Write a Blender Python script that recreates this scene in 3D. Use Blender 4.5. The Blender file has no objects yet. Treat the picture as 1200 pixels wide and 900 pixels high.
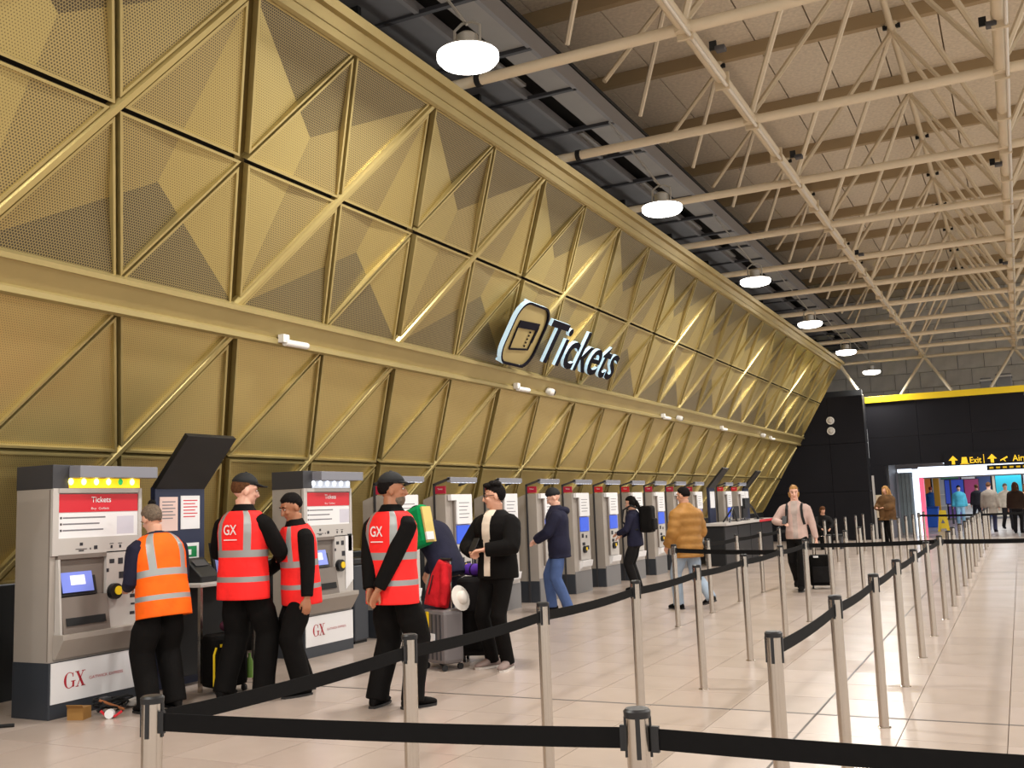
import bpy, bmesh, math, random
from mathutils import Vector as V, Matrix, Quaternion
from mathutils.bvhtree import BVHTree
random.seed(7)
R = math.radians
sc = bpy.context.scene
col = sc.collection

# ------------------------------------------------------------------ camera, world, exposure
cam_d = bpy.data.cameras.new('camera'); cam = bpy.data.objects.new('camera', cam_d); col.objects.link(cam)
cam_d.sensor_width = 36.0; cam_d.lens = 36.0*1177.2/1200.0; cam_d.clip_end = 300; cam_d.clip_start = 0.05
def cam_matrix(yaw, pit, rol, loc):
    f = V((-math.sin(yaw)*math.cos(pit), math.cos(yaw)*math.cos(pit), math.sin(pit)))
    r = V((math.cos(yaw), math.sin(yaw), 0)); u = r.cross(f)
    c, s = math.cos(rol), math.sin(rol)
    r2 = c*r + s*u; u2 = -s*r + c*u
    m = Matrix((r2, u2, -f)).transposed().to_4x4(); m.translation = loc
    return m
cam.matrix_world = cam_matrix(0.46241, 0.12190, -0.03737, V((0, 0, 1.5)))
sc.camera = cam
w = bpy.data.worlds.new('world'); sc.world = w; w.use_nodes = True
w.node_tree.nodes['Background'].inputs[0].default_value = (1.0, 0.975, 0.935, 1)
w.node_tree.nodes['Background'].inputs[1].default_value = 1.05
sc.view_settings.view_transform = 'Standard'; sc.view_settings.look = 'None'
sc.view_settings.gamma = 1.0; sc.view_settings.use_curve_mapping = False
sc.view_settings.exposure = 0.14
LAMP_W = 155.0

# ------------------------------------------------------------------ helpers
ORD = ('first second third fourth fifth sixth seventh eighth ninth tenth eleventh twelfth thirteenth fourteenth fifteenth '
       'sixteenth seventeenth eighteenth nineteenth twentieth twenty-first twenty-second twenty-third').split()
def lin(c):
    r = []
    for x in c[:3]:
        x = x/255.0
        r.append(x/12.92 if x <= .04045 else ((x+.055)/1.055)**2.4)
    return (r[0], r[1], r[2], 1.0)
MATS = {}
def mat(name, c, rough=.5, metal=0.0, emit=0.0, noise=0.0, scale=8.0, bump=0.0, bscale=60.0, spec=.5, ecol=None, stretch=None, alpha=None):
    if name in MATS: return MATS[name]
    m = bpy.data.materials.new(name); m.use_nodes = True; nt = m.node_tree; N = nt.nodes; L = nt.links
    b = N['Principled BSDF']; cc = lin(c)
    b.inputs['Base Color'].default_value = cc; b.inputs['Roughness'].default_value = rough
    b.inputs['Metallic'].default_value = metal; b.inputs['Specular IOR Level'].default_value = spec
    if emit:
        b.inputs['Emission Color'].default_value = lin(ecol) if ecol else cc
        b.inputs['Emission Strength'].default_value = emit
    if alpha is not None: b.inputs['Transmission Weight'].default_value = alpha
    tc = None
    if noise or bump:
        tc = N.new('ShaderNodeTexCoord'); src = tc.outputs['Object']
        if stretch:
            mp = N.new('ShaderNodeMapping'); mp.inputs['Scale'].default_value = stretch; L.new(src, mp.inputs[0]); src = mp.outputs[0]
    if noise:
        n = N.new('ShaderNodeTexNoise'); n.inputs['Scale'].default_value = scale; n.inputs['Detail'].default_value = 4; L.new(src, n.inputs['Vector'])
        r = N.new('ShaderNodeMapRange'); r.inputs[1].default_value = .3; r.inputs[2].default_value = .7
        r.inputs[3].default_value = 1-noise; r.inputs[4].default_value = 1+noise; L.new(n.outputs['Fac'], r.inputs[0])
        x = N.new('ShaderNodeMix'); x.data_type = 'RGBA'; x.blend_type = 'MULTIPLY'; x.inputs[0].default_value = 1
        x.inputs[6].default_value = cc; L.new(r.outputs[0], x.inputs[7]); L.new(x.outputs[2], b.inputs['Base Color'])
    if bump:
        n2 = N.new('ShaderNodeTexNoise'); n2.inputs['Scale'].default_value = bscale; n2.inputs['Detail'].default_value = 3; L.new(src, n2.inputs['Vector'])
        bp = N.new('ShaderNodeBump'); bp.inputs['Strength'].default_value = bump; bp.inputs['Distance'].default_value = .02
        L.new(n2.outputs['Fac'], bp.inputs['Height']); L.new(bp.outputs[0], b.inputs['Normal'])
    MATS[name] = m
    return m
def cloth(name, c, rough=.85, noise=.14, bump=.5, bscale=9.0, spec=.25):
    return mat(name, c, rough, noise=noise, scale=6, bump=bump, bscale=bscale, spec=spec)

def perforated(name, c, hole, rad, pitch=.024, rough=.36, metal=.6):
    m = bpy.data.materials.new(name); m.use_nodes = True; nt = m.node_tree; N = nt.nodes; L = nt.links
    b = N['Principled BSDF']
    uv = N.new('ShaderNodeUVMap'); uv.uv_map = 'UVMap'
    def vm(op, a, bv=None):
        n = N.new('ShaderNodeVectorMath'); n.operation = op; L.new(a, n.inputs[0])
        if bv is not None: n.inputs[1].default_value = bv
        return n
    s = vm('MULTIPLY', uv.outputs[0], (1/pitch, 1/(pitch*1.7320508), 0))
    ds = []
    for off in ((0, 0, 0), (.5, .5, 0)):
        a = vm('ADD', s.outputs[0], off); f = vm('FRACTION', a.outputs[0]); g = vm('SUBTRACT', f.outputs[0], (.5, .5, 0))
        h = vm('MULTIPLY', g.outputs[0], (1, 1.7320508, 0)); l = vm('LENGTH', h.outputs[0]); ds.append(l.outputs['Value'])
    mn = N.new('ShaderNodeMath'); mn.operation = 'MINIMUM'; L.new(ds[0], mn.inputs[0]); L.new(ds[1], mn.inputs[1])
    r = N.new('ShaderNodeMapRange'); r.inputs[1].default_value = rad-.03; r.inputs[2].default_value = rad+.03; r.inputs[3].default_value = 0; r.inputs[4].default_value = 1
    L.new(mn.outputs[0], r.inputs[0])
    x = N.new('ShaderNodeMix'); x.data_type = 'RGBA'; x.inputs[6].default_value = lin(hole); x.inputs[7].default_value = lin(c)
    L.new(r.outputs[0], x.inputs[0]); L.new(x.outputs[2], b.inputs['Base Color'])
    mm = N.new('ShaderNodeMath'); mm.operation = 'MULTIPLY'; mm.inputs[1].default_value = metal; L.new(r.outputs[0], mm.inputs[0]); L.new(mm.outputs[0], b.inputs['Metallic'])
    b.inputs['Roughness'].default_value = rough
    MATS[name] = m
    return m

class MB:
    def __init__(s): s.v = []; s.f = []; s.m = []; s.uv = {}
    def add(s, vs): i = len(s.v); s.v.extend([V(p) for p in vs]); return i
    def poly(s, pts, m=0): i = s.add(pts); s.f.append(tuple(range(i, i+len(pts)))); s.m.append(m); return len(s.f)-1
    def box(s, lo, hi, m=0, M=None):
        x0, y0, z0 = lo; x1, y1, z1 = hi
        p = [V(q) for q in ((x0,y0,z0),(x1,y0,z0),(x1,y1,z0),(x0,y1,z0),(x0,y0,z1),(x1,y0,z1),(x1,y1,z1),(x0,y1,z1))]
        if M is not None: p = [M @ q for q in p]
        i = s.add(p)
        for f in ((3,2,1,0),(4,5,6,7),(0,1,5,4),(1,2,6,5),(2,3,7,6),(3,0,4,7)): s.f.append(tuple(i+k for k in f)); s.m.append(m)
    def prism(s, pts, d, m=0):
        n = len(pts); d = V(d); i = s.add(list(pts)+[V(p)+d for p in pts])
        s.f.append(tuple(range(i+n-1, i-1, -1))); s.m.append(m); s.f.append(tuple(range(i+n, i+2*n))); s.m.append(m)
        for k in range(n): s.f.append((i+k, i+(k+1)%n, i+n+(k+1)%n, i+n+k)); s.m.append(m)
    def loft(s, rings, m=0, cap=True, closed=True):
        n = len(rings[0]); i0 = s.add([p for r in rings for p in r])
        for a in range(len(rings)-1):
            for k in range(n if closed else n-1):
                k2 = (k+1) % n
                s.f.append((i0+a*n+k, i0+a*n+k2, i0+(a+1)*n+k2, i0+(a+1)*n+k)); s.m.append(m)
        if cap:
            s.f.append(tuple(i0+k for k in range(n-1, -1, -1))); s.m.append(m)
            s.f.append(tuple(i0+(len(rings)-1)*n+k for k in range(n))); s.m.append(m)
    def tube(s, path, rad, n=10, m=0, flat=1.0, side=None):
        path = [V(p) for p in path]; k = len(path)
        if not isinstance(rad, (list, tuple)): rad = [rad]*k
        T = [(path[min(i+1, k-1)]-path[max(i-1, 0)]).normalized() for i in range(k)]
        if side is None: side = V((0,0,1)) if abs(T[0].z) < .9 else V((1,0,0))
        u = (V(side) - T[0]*T[0].dot(V(side))).normalized(); rings = []
        for i in range(k):
            u = (u - T[i]*T[i].dot(u)).normalized(); w_ = T[i].cross(u); ra = rad[i]
            a, b = (ra if isinstance(ra, tuple) else (ra, ra*flat))
            rings.append([path[i] + u*(a*math.cos(2*math.pi*j/n)) + w_*(b*math.sin(2*math.pi*j/n)) for j in range(n)])
        s.loft(rings, m)
    def cyl(s, a, b, r, n=12, m=0, r2=None): s.tube([a, b], [r, r if r2 is None else r2], n, m)
    def lathe(s, prof, n=16, c=(0,0,0), m=0):
        c = V(c); s.loft([[c+V((r*math.cos(2*math.pi*j/n), r*math.sin(2*math.pi*j/n), z)) for j in range(n)] for r, z in prof], m)
    def ell(s, c, r, nu=14, nv=9, m=0, M=None, fn=None):
        c = V(c); rings = []
        for a in range(nv+1):
            th = math.pi*(.02+.96*a/nv); ring = []
            for j in range(nu):
                ph = 2*math.pi*j/nu
                d = V((math.sin(th)*math.cos(ph), math.sin(th)*math.sin(ph), -math.cos(th)))
                k = fn(d) if fn else 1.0
                p = V((d.x*r[0]*k, d.y*r[1]*k, d.z*r[2]*k)) + c
                ring.append(M @ p if M is not None else p)
            rings.append(ring)
        s.loft(rings, m)
    def mesh(s, name, mats):
        me = bpy.data.meshes.new(name); me.from_pydata([tuple(p) for p in s.v], [], s.f)
        for m_ in mats: me.materials.append(m_)
        me.polygons.foreach_set('material_index', s.m)
        if s.uv:
            l = me.uv_layers.new(name='UVMap')
            for fi, fu in s.uv.items():
                for k, li in enumerate(me.polygons[fi].loop_indices): l.data[li].uv = fu[k]
        me.update(); return me
    def build(s, name, mats, parent=None, smooth=0, bevel=0, loc=None):
        if not isinstance(mats, (list, tuple)): mats = [mats]
        me = s.mesh(name, mats)
        bm = bmesh.new(); bm.from_mesh(me); bmesh.ops.recalc_face_normals(bm, faces=bm.faces); bm.to_mesh(me); bm.free()
        return obj(name, me, parent, smooth, bevel, loc)
def obj(name, me, parent=None, smooth=0, bevel=0, loc=None):
    o = bpy.data.objects.new(name, me); col.objects.link(o)
    if parent: o.parent = parent
    if loc is not None: o.location = loc
    if smooth:
        me.shade_smooth(); me.set_sharp_from_angle(angle=R(smooth))
    if bevel:
        b = o.modifiers.new('bevel', 'BEVEL'); b.width = bevel; b.segments = 2; b.limit_method = 'ANGLE'; b.angle_limit = R(50)
    return o
def tag(o, label=None, cat=None, group=None, kind=None):
    if label: o['label'] = label
    if cat: o['category'] = cat
    if group: o['group'] = group
    if kind: o['kind'] = kind
    return o
def thing(name, label, cat, loc=(0,0,0), rz=0.0, group=None):
    o = bpy.data.objects.new(name, None); col.objects.link(o); o.location = loc; o.rotation_euler = (0, 0, rz); o.empty_display_size = .1
    return tag(o, label, cat, group)
def root_struct(name, label=None):
    o = bpy.data.objects.new(name, None); col.objects.link(o); o['kind'] = 'structure'; o.empty_display_size = .1
    if label: o['label'] = label
    return o
def copy_tree(o, parent=None):
    c = o.copy(); col.objects.link(c); c.parent = parent
    for ch in o.children: copy_tree(ch, c)
    return c
def ones(name, fn, mats, parent=None, **k):
    b = MB(); fn(b); return b.build(name, mats, parent, **k)
def boxo(name, lo, hi, m, parent=None, bevel=0, M=None):
    b = MB(); b.box(lo, hi, 0, M); return b.build(name, m, parent, bevel=bevel)
def fuse(mb, name, mats, parent, voxel, it=5, fac=.5):
    me = mb.mesh(name+'_src', mats[:1]); o = bpy.data.objects.new(name+'_src', me); col.objects.link(o)
    r = o.modifiers.new('r', 'REMESH'); r.mode = 'VOXEL'; r.voxel_size = voxel
    s = o.modifiers.new('s', 'SMOOTH'); s.factor = fac; s.iterations = it
    dg = bpy.context.evaluated_depsgraph_get(); me2 = bpy.data.meshes.new_from_object(o.evaluated_get(dg)); me2.name = name
    bpy.data.objects.remove(o); bpy.data.meshes.remove(me)
    me2.materials.clear()
    for m_ in mats: me2.materials.append(m_)
    me2.shade_smooth()
    return obj(name, me2, parent)
def text_mesh(txt, size, ext=0.0, off=0.0, align='LEFT'):
    cu = bpy.data.curves.new('t', 'FONT'); cu.body = txt; cu.size = size; cu.extrude = ext; cu.offset = off; cu.align_x = align; cu.resolution_u = 4
    o = bpy.data.objects.new('t', cu); col.objects.link(o)
    dg = bpy.context.evaluated_depsgraph_get(); me = bpy.data.meshes.new_from_object(o.evaluated_get(dg))
    bpy.data.objects.remove(o); bpy.data.curves.remove(cu); return me
def put_text(name, txt, m, parent, org, right, up, h, width=None, off=0.0, lift=.003):
    """flat lettering: org = left end of the baseline, right / up = unit directions, h = capital height"""
    me = text_mesh(txt, 1.0, 0, off); right = V(right).normalized(); up = V(up).normalized(); n = right.cross(up).normalized()
    xs = [v.co.x for v in me.vertices]; x0, x1 = min(xs), max(xs)
    ky = h/.69; kx = ky if width is None else width/(x1-x0)
    for v in me.vertices:
        c = v.co.copy(); v.co = V(org) + right*((c.x-x0)*kx) + up*(c.y*ky) + n*lift
    me.materials.clear(); me.materials.append(m); me.name = name
    return obj(name, me, parent)

def lamp_light(name, loc, watts, size, color=(1, .975, .93), parent=None, spread=math.pi):
    d = bpy.data.lights.new(name, 'AREA'); d.shape = 'DISK'; d.size = size; d.energy = watts; d.color = color; d.spread = spread
    o = bpy.data.objects.new(name, d); col.objects.link(o); o.location = loc
    if parent: o.parent = parent
    return o

# ------------------------------------------------------------------ materials
GOLD = (176, 146, 84)
M_gold = mat('gold_rim', (184, 166, 110), .36, .5, noise=.05, scale=3)
M_gold_bar = mat('gold_bar', (190, 172, 114), .32, .55)
M_gold_chan = mat('gold_channel', (88, 72, 28), .5, .4)
M_gold_beam = mat('gold_beam', (172, 154, 102), .42, .45, noise=.05, scale=2)
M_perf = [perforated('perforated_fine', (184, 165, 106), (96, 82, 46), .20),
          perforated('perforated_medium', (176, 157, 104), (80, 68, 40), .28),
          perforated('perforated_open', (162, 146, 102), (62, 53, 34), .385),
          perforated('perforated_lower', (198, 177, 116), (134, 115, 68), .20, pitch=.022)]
M_void = mat('dark_void', (22, 17, 9), .9)
M_black_wall = mat('black_wall', (22, 21, 26), .75, noise=.1, scale=1.5, spec=.2)
M_black = mat('black_plastic', (20, 20, 22), .45)
M_blackm = mat('black_matte', (16, 16, 17), .8)
M_steel = mat('brushed_steel', (192, 183, 172), .22, 1.0, noise=.08, scale=30, stretch=(1, 1, .05))
M_white = mat('white_paint', (225, 222, 216), .5)
M_cream = mat('cream_paint', (212, 197, 170), .5, noise=.04, scale=2)
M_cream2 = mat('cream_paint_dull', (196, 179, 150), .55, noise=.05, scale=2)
M_beam = mat('roof_beam', (158, 136, 102), .7)
M_deck = mat('roof_board', (204, 190, 168), .95, noise=.12, scale=16, bump=.3, bscale=40)
M_grey = mat('mid_grey', (120, 118, 118), .5)
M_dkgrey = mat('dark_grey', (58, 57, 60), .5)
M_slate = mat('slate_grey', (52, 56, 63), .45)
M_kiosk = mat('machine_grey', (164, 155, 146), .45, noise=.03, scale=3)
M_kiosk_lt = mat('machine_light_grey', (190, 184, 178), .45)
M_kiosk_dk = mat('machine_recess', (118, 108, 100), .5)
M_red = mat('sign_red', (206, 30, 44), .45)
M_crimson = mat('sign_crimson', (178, 34, 62), .4)
M_paper = mat('paper_white', (232, 230, 230), .6)
M_ink = mat('ink_grey', (120, 118, 122), .7)
M_inkd = mat('ink_dark', (40, 38, 44), .7)
M_logo = mat('logo_red', (176, 28, 44), .6)
M_screen = mat('screen_blue', (110, 124, 200), .3, emit=.55)
M_screen2 = mat('screen_deep_blue', (60, 90, 200), .3, emit=.5)
M_yellow = mat('yellow', (244, 204, 24), .5)
M_ystripe = mat('yellow_stripe', (240, 206, 10), .5)
M_skin = [mat('skin_light', (214, 160, 132), .5), mat('skin_tan', (168, 112, 80), .5), mat('skin_brown', (146, 96, 68), .5), mat('skin_pale', (224, 172, 148), .5)]
M_floor = [mat('floor_tile_%d' % i, c, .24, noise=.05, scale=2.5, spec=.5) for i, c in enumerate(((184, 168, 156), (187, 171, 159), (181, 165, 153), (190, 174, 163)))]
M_grout = mat('grout', (150, 134, 120), .8)
M_joint = mat('floor_joint', (92, 84, 78), .6)

# ------------------------------------------------------------------ hall geometry constants
KL = .6; NW = V((1, 0, -KL)).normalized(); SL = math.sqrt(1+KL*KL)
def WP(y, z, d=0.0): return V((-7.68+KL*(z-1.5), y, z)) + NW*d
def gy(i, z): return 6.57+2.77*i-.56*(z-4.6)
YEND = 34.96

# ------------------------------------------------------------------ floor
fl = root_struct('floor')
boxo('subfloor', (-9.5, -10, -.12), (9, 62, -.012), M_grout, fl)
TS = .6
cells = []
nx0, nx1 = -15, 15
tile_me = []
for m_ in M_floor:
    b = MB(); g = .0025; b.box((g, g, -.012), (TS-g, TS-g, 0)); me = b.mesh('tile', [m_]); tile_me.append(me)
def in_view(x, y):
    a = math.atan2(-x, y)
    return R(-2) < a < R(57) and y > 1.0
for ix in range(nx0, nx1):
    for iy in range(-17, 103):
        cells.append((ix*TS-.2, iy*TS+.14))
cells.sort(key=lambda c: (not in_view(c[0]+.3, c[1]+.3), (c[0]+.3)**2+(c[1]+.3)**2))
for c in cells[:300]:
    obj('floor_tile', tile_me[random.choice((0, 0, 1, 1, 2, 3))], fl, loc=(c[0], c[1], 0))
b = MB()
for c in cells[300:]:
    g = .0025; mi = random.choice((0, 0, 1, 1, 2, 3)); x, y = c
    b.poly([(x+g, y+g, 0), (x+TS-g, y+g, 0), (x+TS-g, y+TS-g, 0), (x+g, y+TS-g, 0)], mi)
o = b.build('floor_tile_field', M_floor, fl); o['kind'] = 'stuff'
# long movement joints let into the floor
for nm, lo, hi in (('movement_joint', (-1.408, 1.2, -.004), (-1.392, 34.5, .001)), ('movement_joint', (-8.2, 7.325, -.004), (6, 7.355, .001)), ('movement_joint', (-8.2, 20.52, -.004), (6, 20.56, .001))):
    boxo(nm, lo, hi, M_joint, fl)

# ------------------------------------------------------------------ gold wall (leaning, perforated triangular panels)
wl = root_struct('wall_left')
def clip(poly, a, b_, c):            # keep a*x+b*y >= c
    out = []
    for i in range(len(poly)):
        p, q = poly[i], poly[(i+1) % len(poly)]
        dp = a*p[0]+b_*p[1]-c; dq = a*q[0]+b_*q[1]-c
        if dp >= -1e-9: out.append(p)
        if (dp > 1e-9 and dq < -1e-9) or (dp < -1e-9 and dq > 1e-9):
            t = dp/(dp-dq); out.append((p[0]+t*(q[0]-p[0]), p[1]+t*(q[1]-p[1])))
    return out
def inset(poly, offs):               # ccw polygon, one offset per edge
    r = list(poly); n = len(poly)
    for i in range(n):
        p, q = poly[i], poly[(i+1) % n]; dx, dy = q[0]-p[0], q[1]-p[1]; l = math.hypot(dx, dy)
        if l < 1e-6: continue
        nx, ny = -dy/l, dx/l; r = clip(r, nx, ny, nx*p[0]+ny*p[1]+offs[i])
        if len(r) < 3: return []
    return r
def clip_tri(poly, tri):
    r = poly
    for i in range(3):
        p, q = tri[i], tri[(i+1) % 3]; dx, dy = q[0]-p[0], q[1]-p[1]; r = clip(r, -dy, dx, -dy*p[0]+dx*p[1])
        if len(r) < 3: return []
    return r
def area(p): return .5*sum(p[i][0]*p[(i+1) % len(p)][1]-p[(i+1) % len(p)][0]*p[i][1] for i in range(len(p)))
def S2(i, z): return (gy(i, z), z*SL)
def W3(p, d): return WP(p[0], p[1]/SL, d)
def facet_depth(p, tri, dep):
    (x1, y1), (x2, y2), (x3, y3) = tri; det = (y2-y3)*(x1-x3)+(x3-x2)*(y1-y3)
    a = ((y2-y3)*(p[0]-x3)+(x3-x2)*(p[1]-y3))/det; b_ = ((y3-y1)*(p[0]-x3)+(x1-x3)*(p[1]-y3))/det
    return a*dep[0]+b_*dep[1]+(1-a-b_)*dep[2]
ZL = (1.0, 2.12, 3.245); ZU = (3.48, 4.6, 5.715)
def panel(tri, offs, facets):
    if area(tri) < 0: tri = tri[::-1]; offs = [offs[1], offs[0], offs[2]]
    P = inset(tri, offs)
    if len(P) < 3: return
    P = clip(P, -1, 0, -YEND)
    if len(P) < 3 or area(P) < .02: return
    I = inset(P, [.022]*len(P))
    if len(I) != len(P): I = []
    b = MB()
    n = len(P); top = .014
    if I:
        # rim follows the same vertex order (inset keeps order up to rotation)
        def near(k): return min(range(n), key=lambda j: (I[j][0]-P[k][0])**2+(I[j][1]-P[k][1])**2)
        J = [I[near(k)] for k in range(n)]
        for k in range(n):
            k2 = (k+1) % n
            b.poly([W3(P[k], top), W3(P[k2], top), W3(J[k2], top), W3(J[k], top)], 0)
            b.poly([W3(P[k], -.07), W3(P[k2], -.07), W3(P[k2], top), W3(P[k], top)], 0)
            b.poly([W3(J[k], top), W3(J[k2], top), W3(J[k2], -.07), W3(J[k], -.07)], 0)
        inner = J
    else: inner = P
    for tri_f, dep, cls in facets:
        t = tri_f if area(tri_f) > 0 else tri_f[::-1]; dd = dep if area(tri_f) > 0 else dep[::-1]
        q = clip_tri(inner, t)
        if len(q) >= 3 and area(q) > 1e-4:
            fi = b.poly([W3(p, facet_depth(p, t, dd)) for p in q], 1+cls); b.uv[fi] = [(p[0], p[1]) for p in q]
    me = b.mesh('panel', [M_gold]+M_perf)
    obj('panel', me, wl)
for i in range(-3, 13):
    for sec, Z in (('low', ZL), ('up', ZU)):
        BL, BR, TL, TR = S2(i, Z[0]), S2(i+1, Z[0]), S2(i, Z[2]), S2(i+1, Z[2])
        Pp = tuple((BL[k]+TL[k]+TR[k])/3 for k in (0, 1)); Qq = tuple((BL[k]+BR[k]+TR[k])/3 for k in (0, 1))
        if sec == 'up':
            dp = -.055
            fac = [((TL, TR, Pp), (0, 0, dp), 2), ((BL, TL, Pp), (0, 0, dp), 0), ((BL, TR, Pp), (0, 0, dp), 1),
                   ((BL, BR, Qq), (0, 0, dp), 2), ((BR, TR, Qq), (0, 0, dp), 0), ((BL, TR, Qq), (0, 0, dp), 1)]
        else:
            fac = [((BL, BR, TR), (-.02, -.02, -.02), 3), ((BL, TR, TL), (-.02, -.02, -.02), 3)]
        for h in (0, .5):
            for r_ in (0, 1):
                z0, z1 = Z[r_], Z[r_+1]
                bl, br, tl, tr = S2(i+h, z0), S2(i+h+.5, z0), S2(i+h, z1), S2(i+h+.5, z1)
                left = .052 if h == 0 else .022; right = .022 if h == 0 else .052
                dg_ = .046 if (h == 0) == (r_ == 0) else .014
                bot = .008 if r_ == 0 else .018; tp = .018 if r_ == 0 else .008
                panel([bl, br, tr], [bot, right, dg_], fac)
                panel([bl, tr, tl], [dg_, tp, left], fac)
def strip(p, q, wd, d0, d1, name, m, rnd=False):
    """bar in the wall plane from p to q (y, s) of width wd between depths d0 and d1"""
    for e in (p, q):
        if e[0] > YEND+2.9: return
    if p[0] > YEND or q[0] > YEND:
        a, c = (p, q) if p[0] < q[0] else (q, p)
        if a[0] >= YEND: return
        t = (YEND-a[0])/(c[0]-a[0]); c = (YEND, a[1]+t*(c[1]-a[1])); p, q = a, c
    dx, dy = q[0]-p[0], q[1]-p[1]; l = math.hypot(dx, dy); nx, ny = -dy/l*wd/2, dx/l*wd/2
    b = MB()
    prof = [(-1, d0), (-1, d1), (1, d1), (1, d0)] if not rnd else [(-1, d0), (-1, d0+(d1-d0)*.55), (-.55, d1), (.55, d1), (1, d0+(d1-d0)*.55), (1, d0)]
    rings = [[W3((e[0]+nx*k, e[1]+ny*k), d) for k, d in prof] for e in (p, q)]
    b.loft(rings); b.build(name, m, wl)
for i in range(-3, 14):
    for Z in (ZL, ZU):
        strip(S2(i, Z[0]), S2(i, Z[2]), .11, -.07, -.05, 'mullion', M_gold_chan)
        if i < 13: strip(S2(i, Z[0]), S2(i+1, Z[2]), .085, -.06, .03 if Z is ZU else .018, 'diagonal_bar', M_gold_bar, True)
def extr(name, prof, y0, y1, m):
    b = MB(); b.loft([[WP(y, z, d) for z, d in prof] for y in (y0, y1)]); return b.build(name, m, wl)
Y0W = -2.0
extr('rail_beam', [(3.24, -.05), (3.515, -.05), (3.515, .09), (3.48, .10), (3.465, .05), (3.305, .05), (3.30, .085), (3.265, .10), (3.235, .07)], Y0W, YEND, M_gold_beam)
extr('top_beam', [(5.70, -.05), (5.98, -.05), (5.965, .13), (5.90, .13), (5.88, .035), (5.80, .035), (5.785, .075), (5.73, .085), (5.705, .06)], Y0W, YEND, M_gold_beam)
extr('backing', [(.95, -.075), (5.72, -.075), (5.72, -.13), (.95, -.13)], Y0W, YEND, M_void)
b = MB(); b.box((-8.2, Y0W, 0), (-7.96, YEND, .98)); b.build('plinth_wall', M_blackm, wl)
# wall above and behind the gold lining
boxo('upper_wall', (-7.6, Y0W, 5.2), (-7.3, 41, 9.2), M_dkgrey, wl)

# white fittings and cameras along the rail
def rail_light(y, lab):
    p = WP(y, 3.31, .10); t = thing('emergency_light', lab, 'light fitting', p, 0, 'white fittings along the gold rail')
    ones('body', lambda b: (b.tube([(.03, -.16, -.03), (.05, .16, -.03)], .036, 10), b.box((-.02, -.2, -.03), (.05, -.11, .05))), M_white, t, smooth=40)
    ones('bracket', lambda b: b.tube([(-.04, -.15, .06), (.03, -.15, .03)], .01, 6), M_grey, t)
    ones('end_cap', lambda b: b.tube([(.05, .155, -.03), (.051, .18, -.03)], .03, 10), M_kiosk_lt, t, smooth=40)
def dome_cam(y, lab):
    p = WP(y, 3.33, .10); t = thing('security_camera', lab, 'camera', p, 0, 'small cameras on the gold rail')
    ones('housing', lambda b: b.tube([(-.03, 0, .02), (.05, 0, -.01), (.08, .02, -.02)], [.05, .06, .05], 12), M_white, t, smooth=40)
    ones('lens', lambda b: b.tube([(.078, .02, -.02), (.1, .03, -.03)], [.04, .03], 10), M_black, t, smooth=40)
for y, l in ((8.07, 'white tubular light fitting on gold rail above the second ticket machine'), (13.34, 'white light fitting on gold rail under the ticket icon'),
             (20.17, 'third white light fitting along the gold rail'), (24.76, 'fourth white light fitting along the gold rail'), (30.24, 'furthest white light fitting on the gold rail')):
    rail_light(y, l)
for y, l in ((14.32, 'white security camera on rail below the big Tickets lettering'), (21.05, 'middle white security camera on the gold rail'), (29.0, 'furthest white security camera on the gold rail')):
    dome_cam(y, l)

# ------------------------------------------------------------------ Tickets sign
M_signdark = mat('sign_dark', (18, 15, 24), .8, spec=.1)
M_signlit = mat('sign_lit_edge', (190, 218, 234), .4, emit=.45)
tk = thing('tickets_sign', 'large raised Tickets lettering with rounded ticket icon on gold wall', 'sign', WP(12.0, 3.5, .12))
O0 = WP(12.0, 3.5, .12)
EY = V((0, 1, 0)); EU = V((KL, -.05, 1)); EU_l = EU.length
def SP(y, dz, d=0.0): return EY*y + EU*dz + NW*d      # y from 12.0, dz above 3.5
me = text_mesh('Tickets', 1.0, .5, .012)
groups = {}
bm = bmesh.new(); bm.from_mesh(me); bmesh.ops.remove_doubles(bm, verts=bm.verts, dist=1e-5)
xs = [v.co.x for v in bm.verts]; x0, x1 = min(xs), max(xs)
seen = set(); isl = []
for f0 in bm.faces:
    if f0 in seen: continue
    st = [f0]; seen.add(f0); cur = []
    while st:
        f = st.pop(); cur.append(f)
        for e in f.edges:
            for g in e.link_faces:
                if g not in seen: seen.add(g); st.append(g)
    isl.append(cur)
isl.sort(key=lambda fs: min(v.co.x for f in fs for v in f.verts))
k_ = 0
merged = []
for fs in isl:
    xa = min(v.co.x for f in fs for v in f.verts); xb = max(v.co.x for f in fs for v in f.verts)
    if merged and xa < merged[-1][1]-.02: merged[-1][0].extend(fs); merged[-1][1] = max(merged[-1][1], xb)
    else: merged.append([list(fs), xb])
for fs, xb in merged:
    mb = MB()
    for f in fs:
        pts = []
        for v in f.verts:
            y = 1.15+(v.co.x-x0)/(x1-x0)*3.0; dz = .235+v.co.y/.69*.55; d = .05+(v.co.z+.5)*.055
            pts.append(SP(y, dz, d))
        mb.poly(pts, 0 if abs(f.normal.z) > .5 else 1)
    mb.build('letter', [M_signdark, M_signlit], tk)
bm.free()
def rrect(w0, w1, h0, h1, r, n=6):
    pts = []
    for cx, cy, a0 in ((w1-r, h1-r, 0), (w0+r, h1-r, 90), (w0+r, h0+r, 180), (w1-r, h0+r, 270)):
        for j in range(n+1):
            a = R(a0+90*j/n); pts.append((cx+r*math.cos(a), cy+r*math.sin(a)))
    return pts
ro = rrect(.02, 1.02, .09, .89, .25); ri = rrect(.055, .985, .12, .86, .22)
mb = MB()
n = len(ro)
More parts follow.
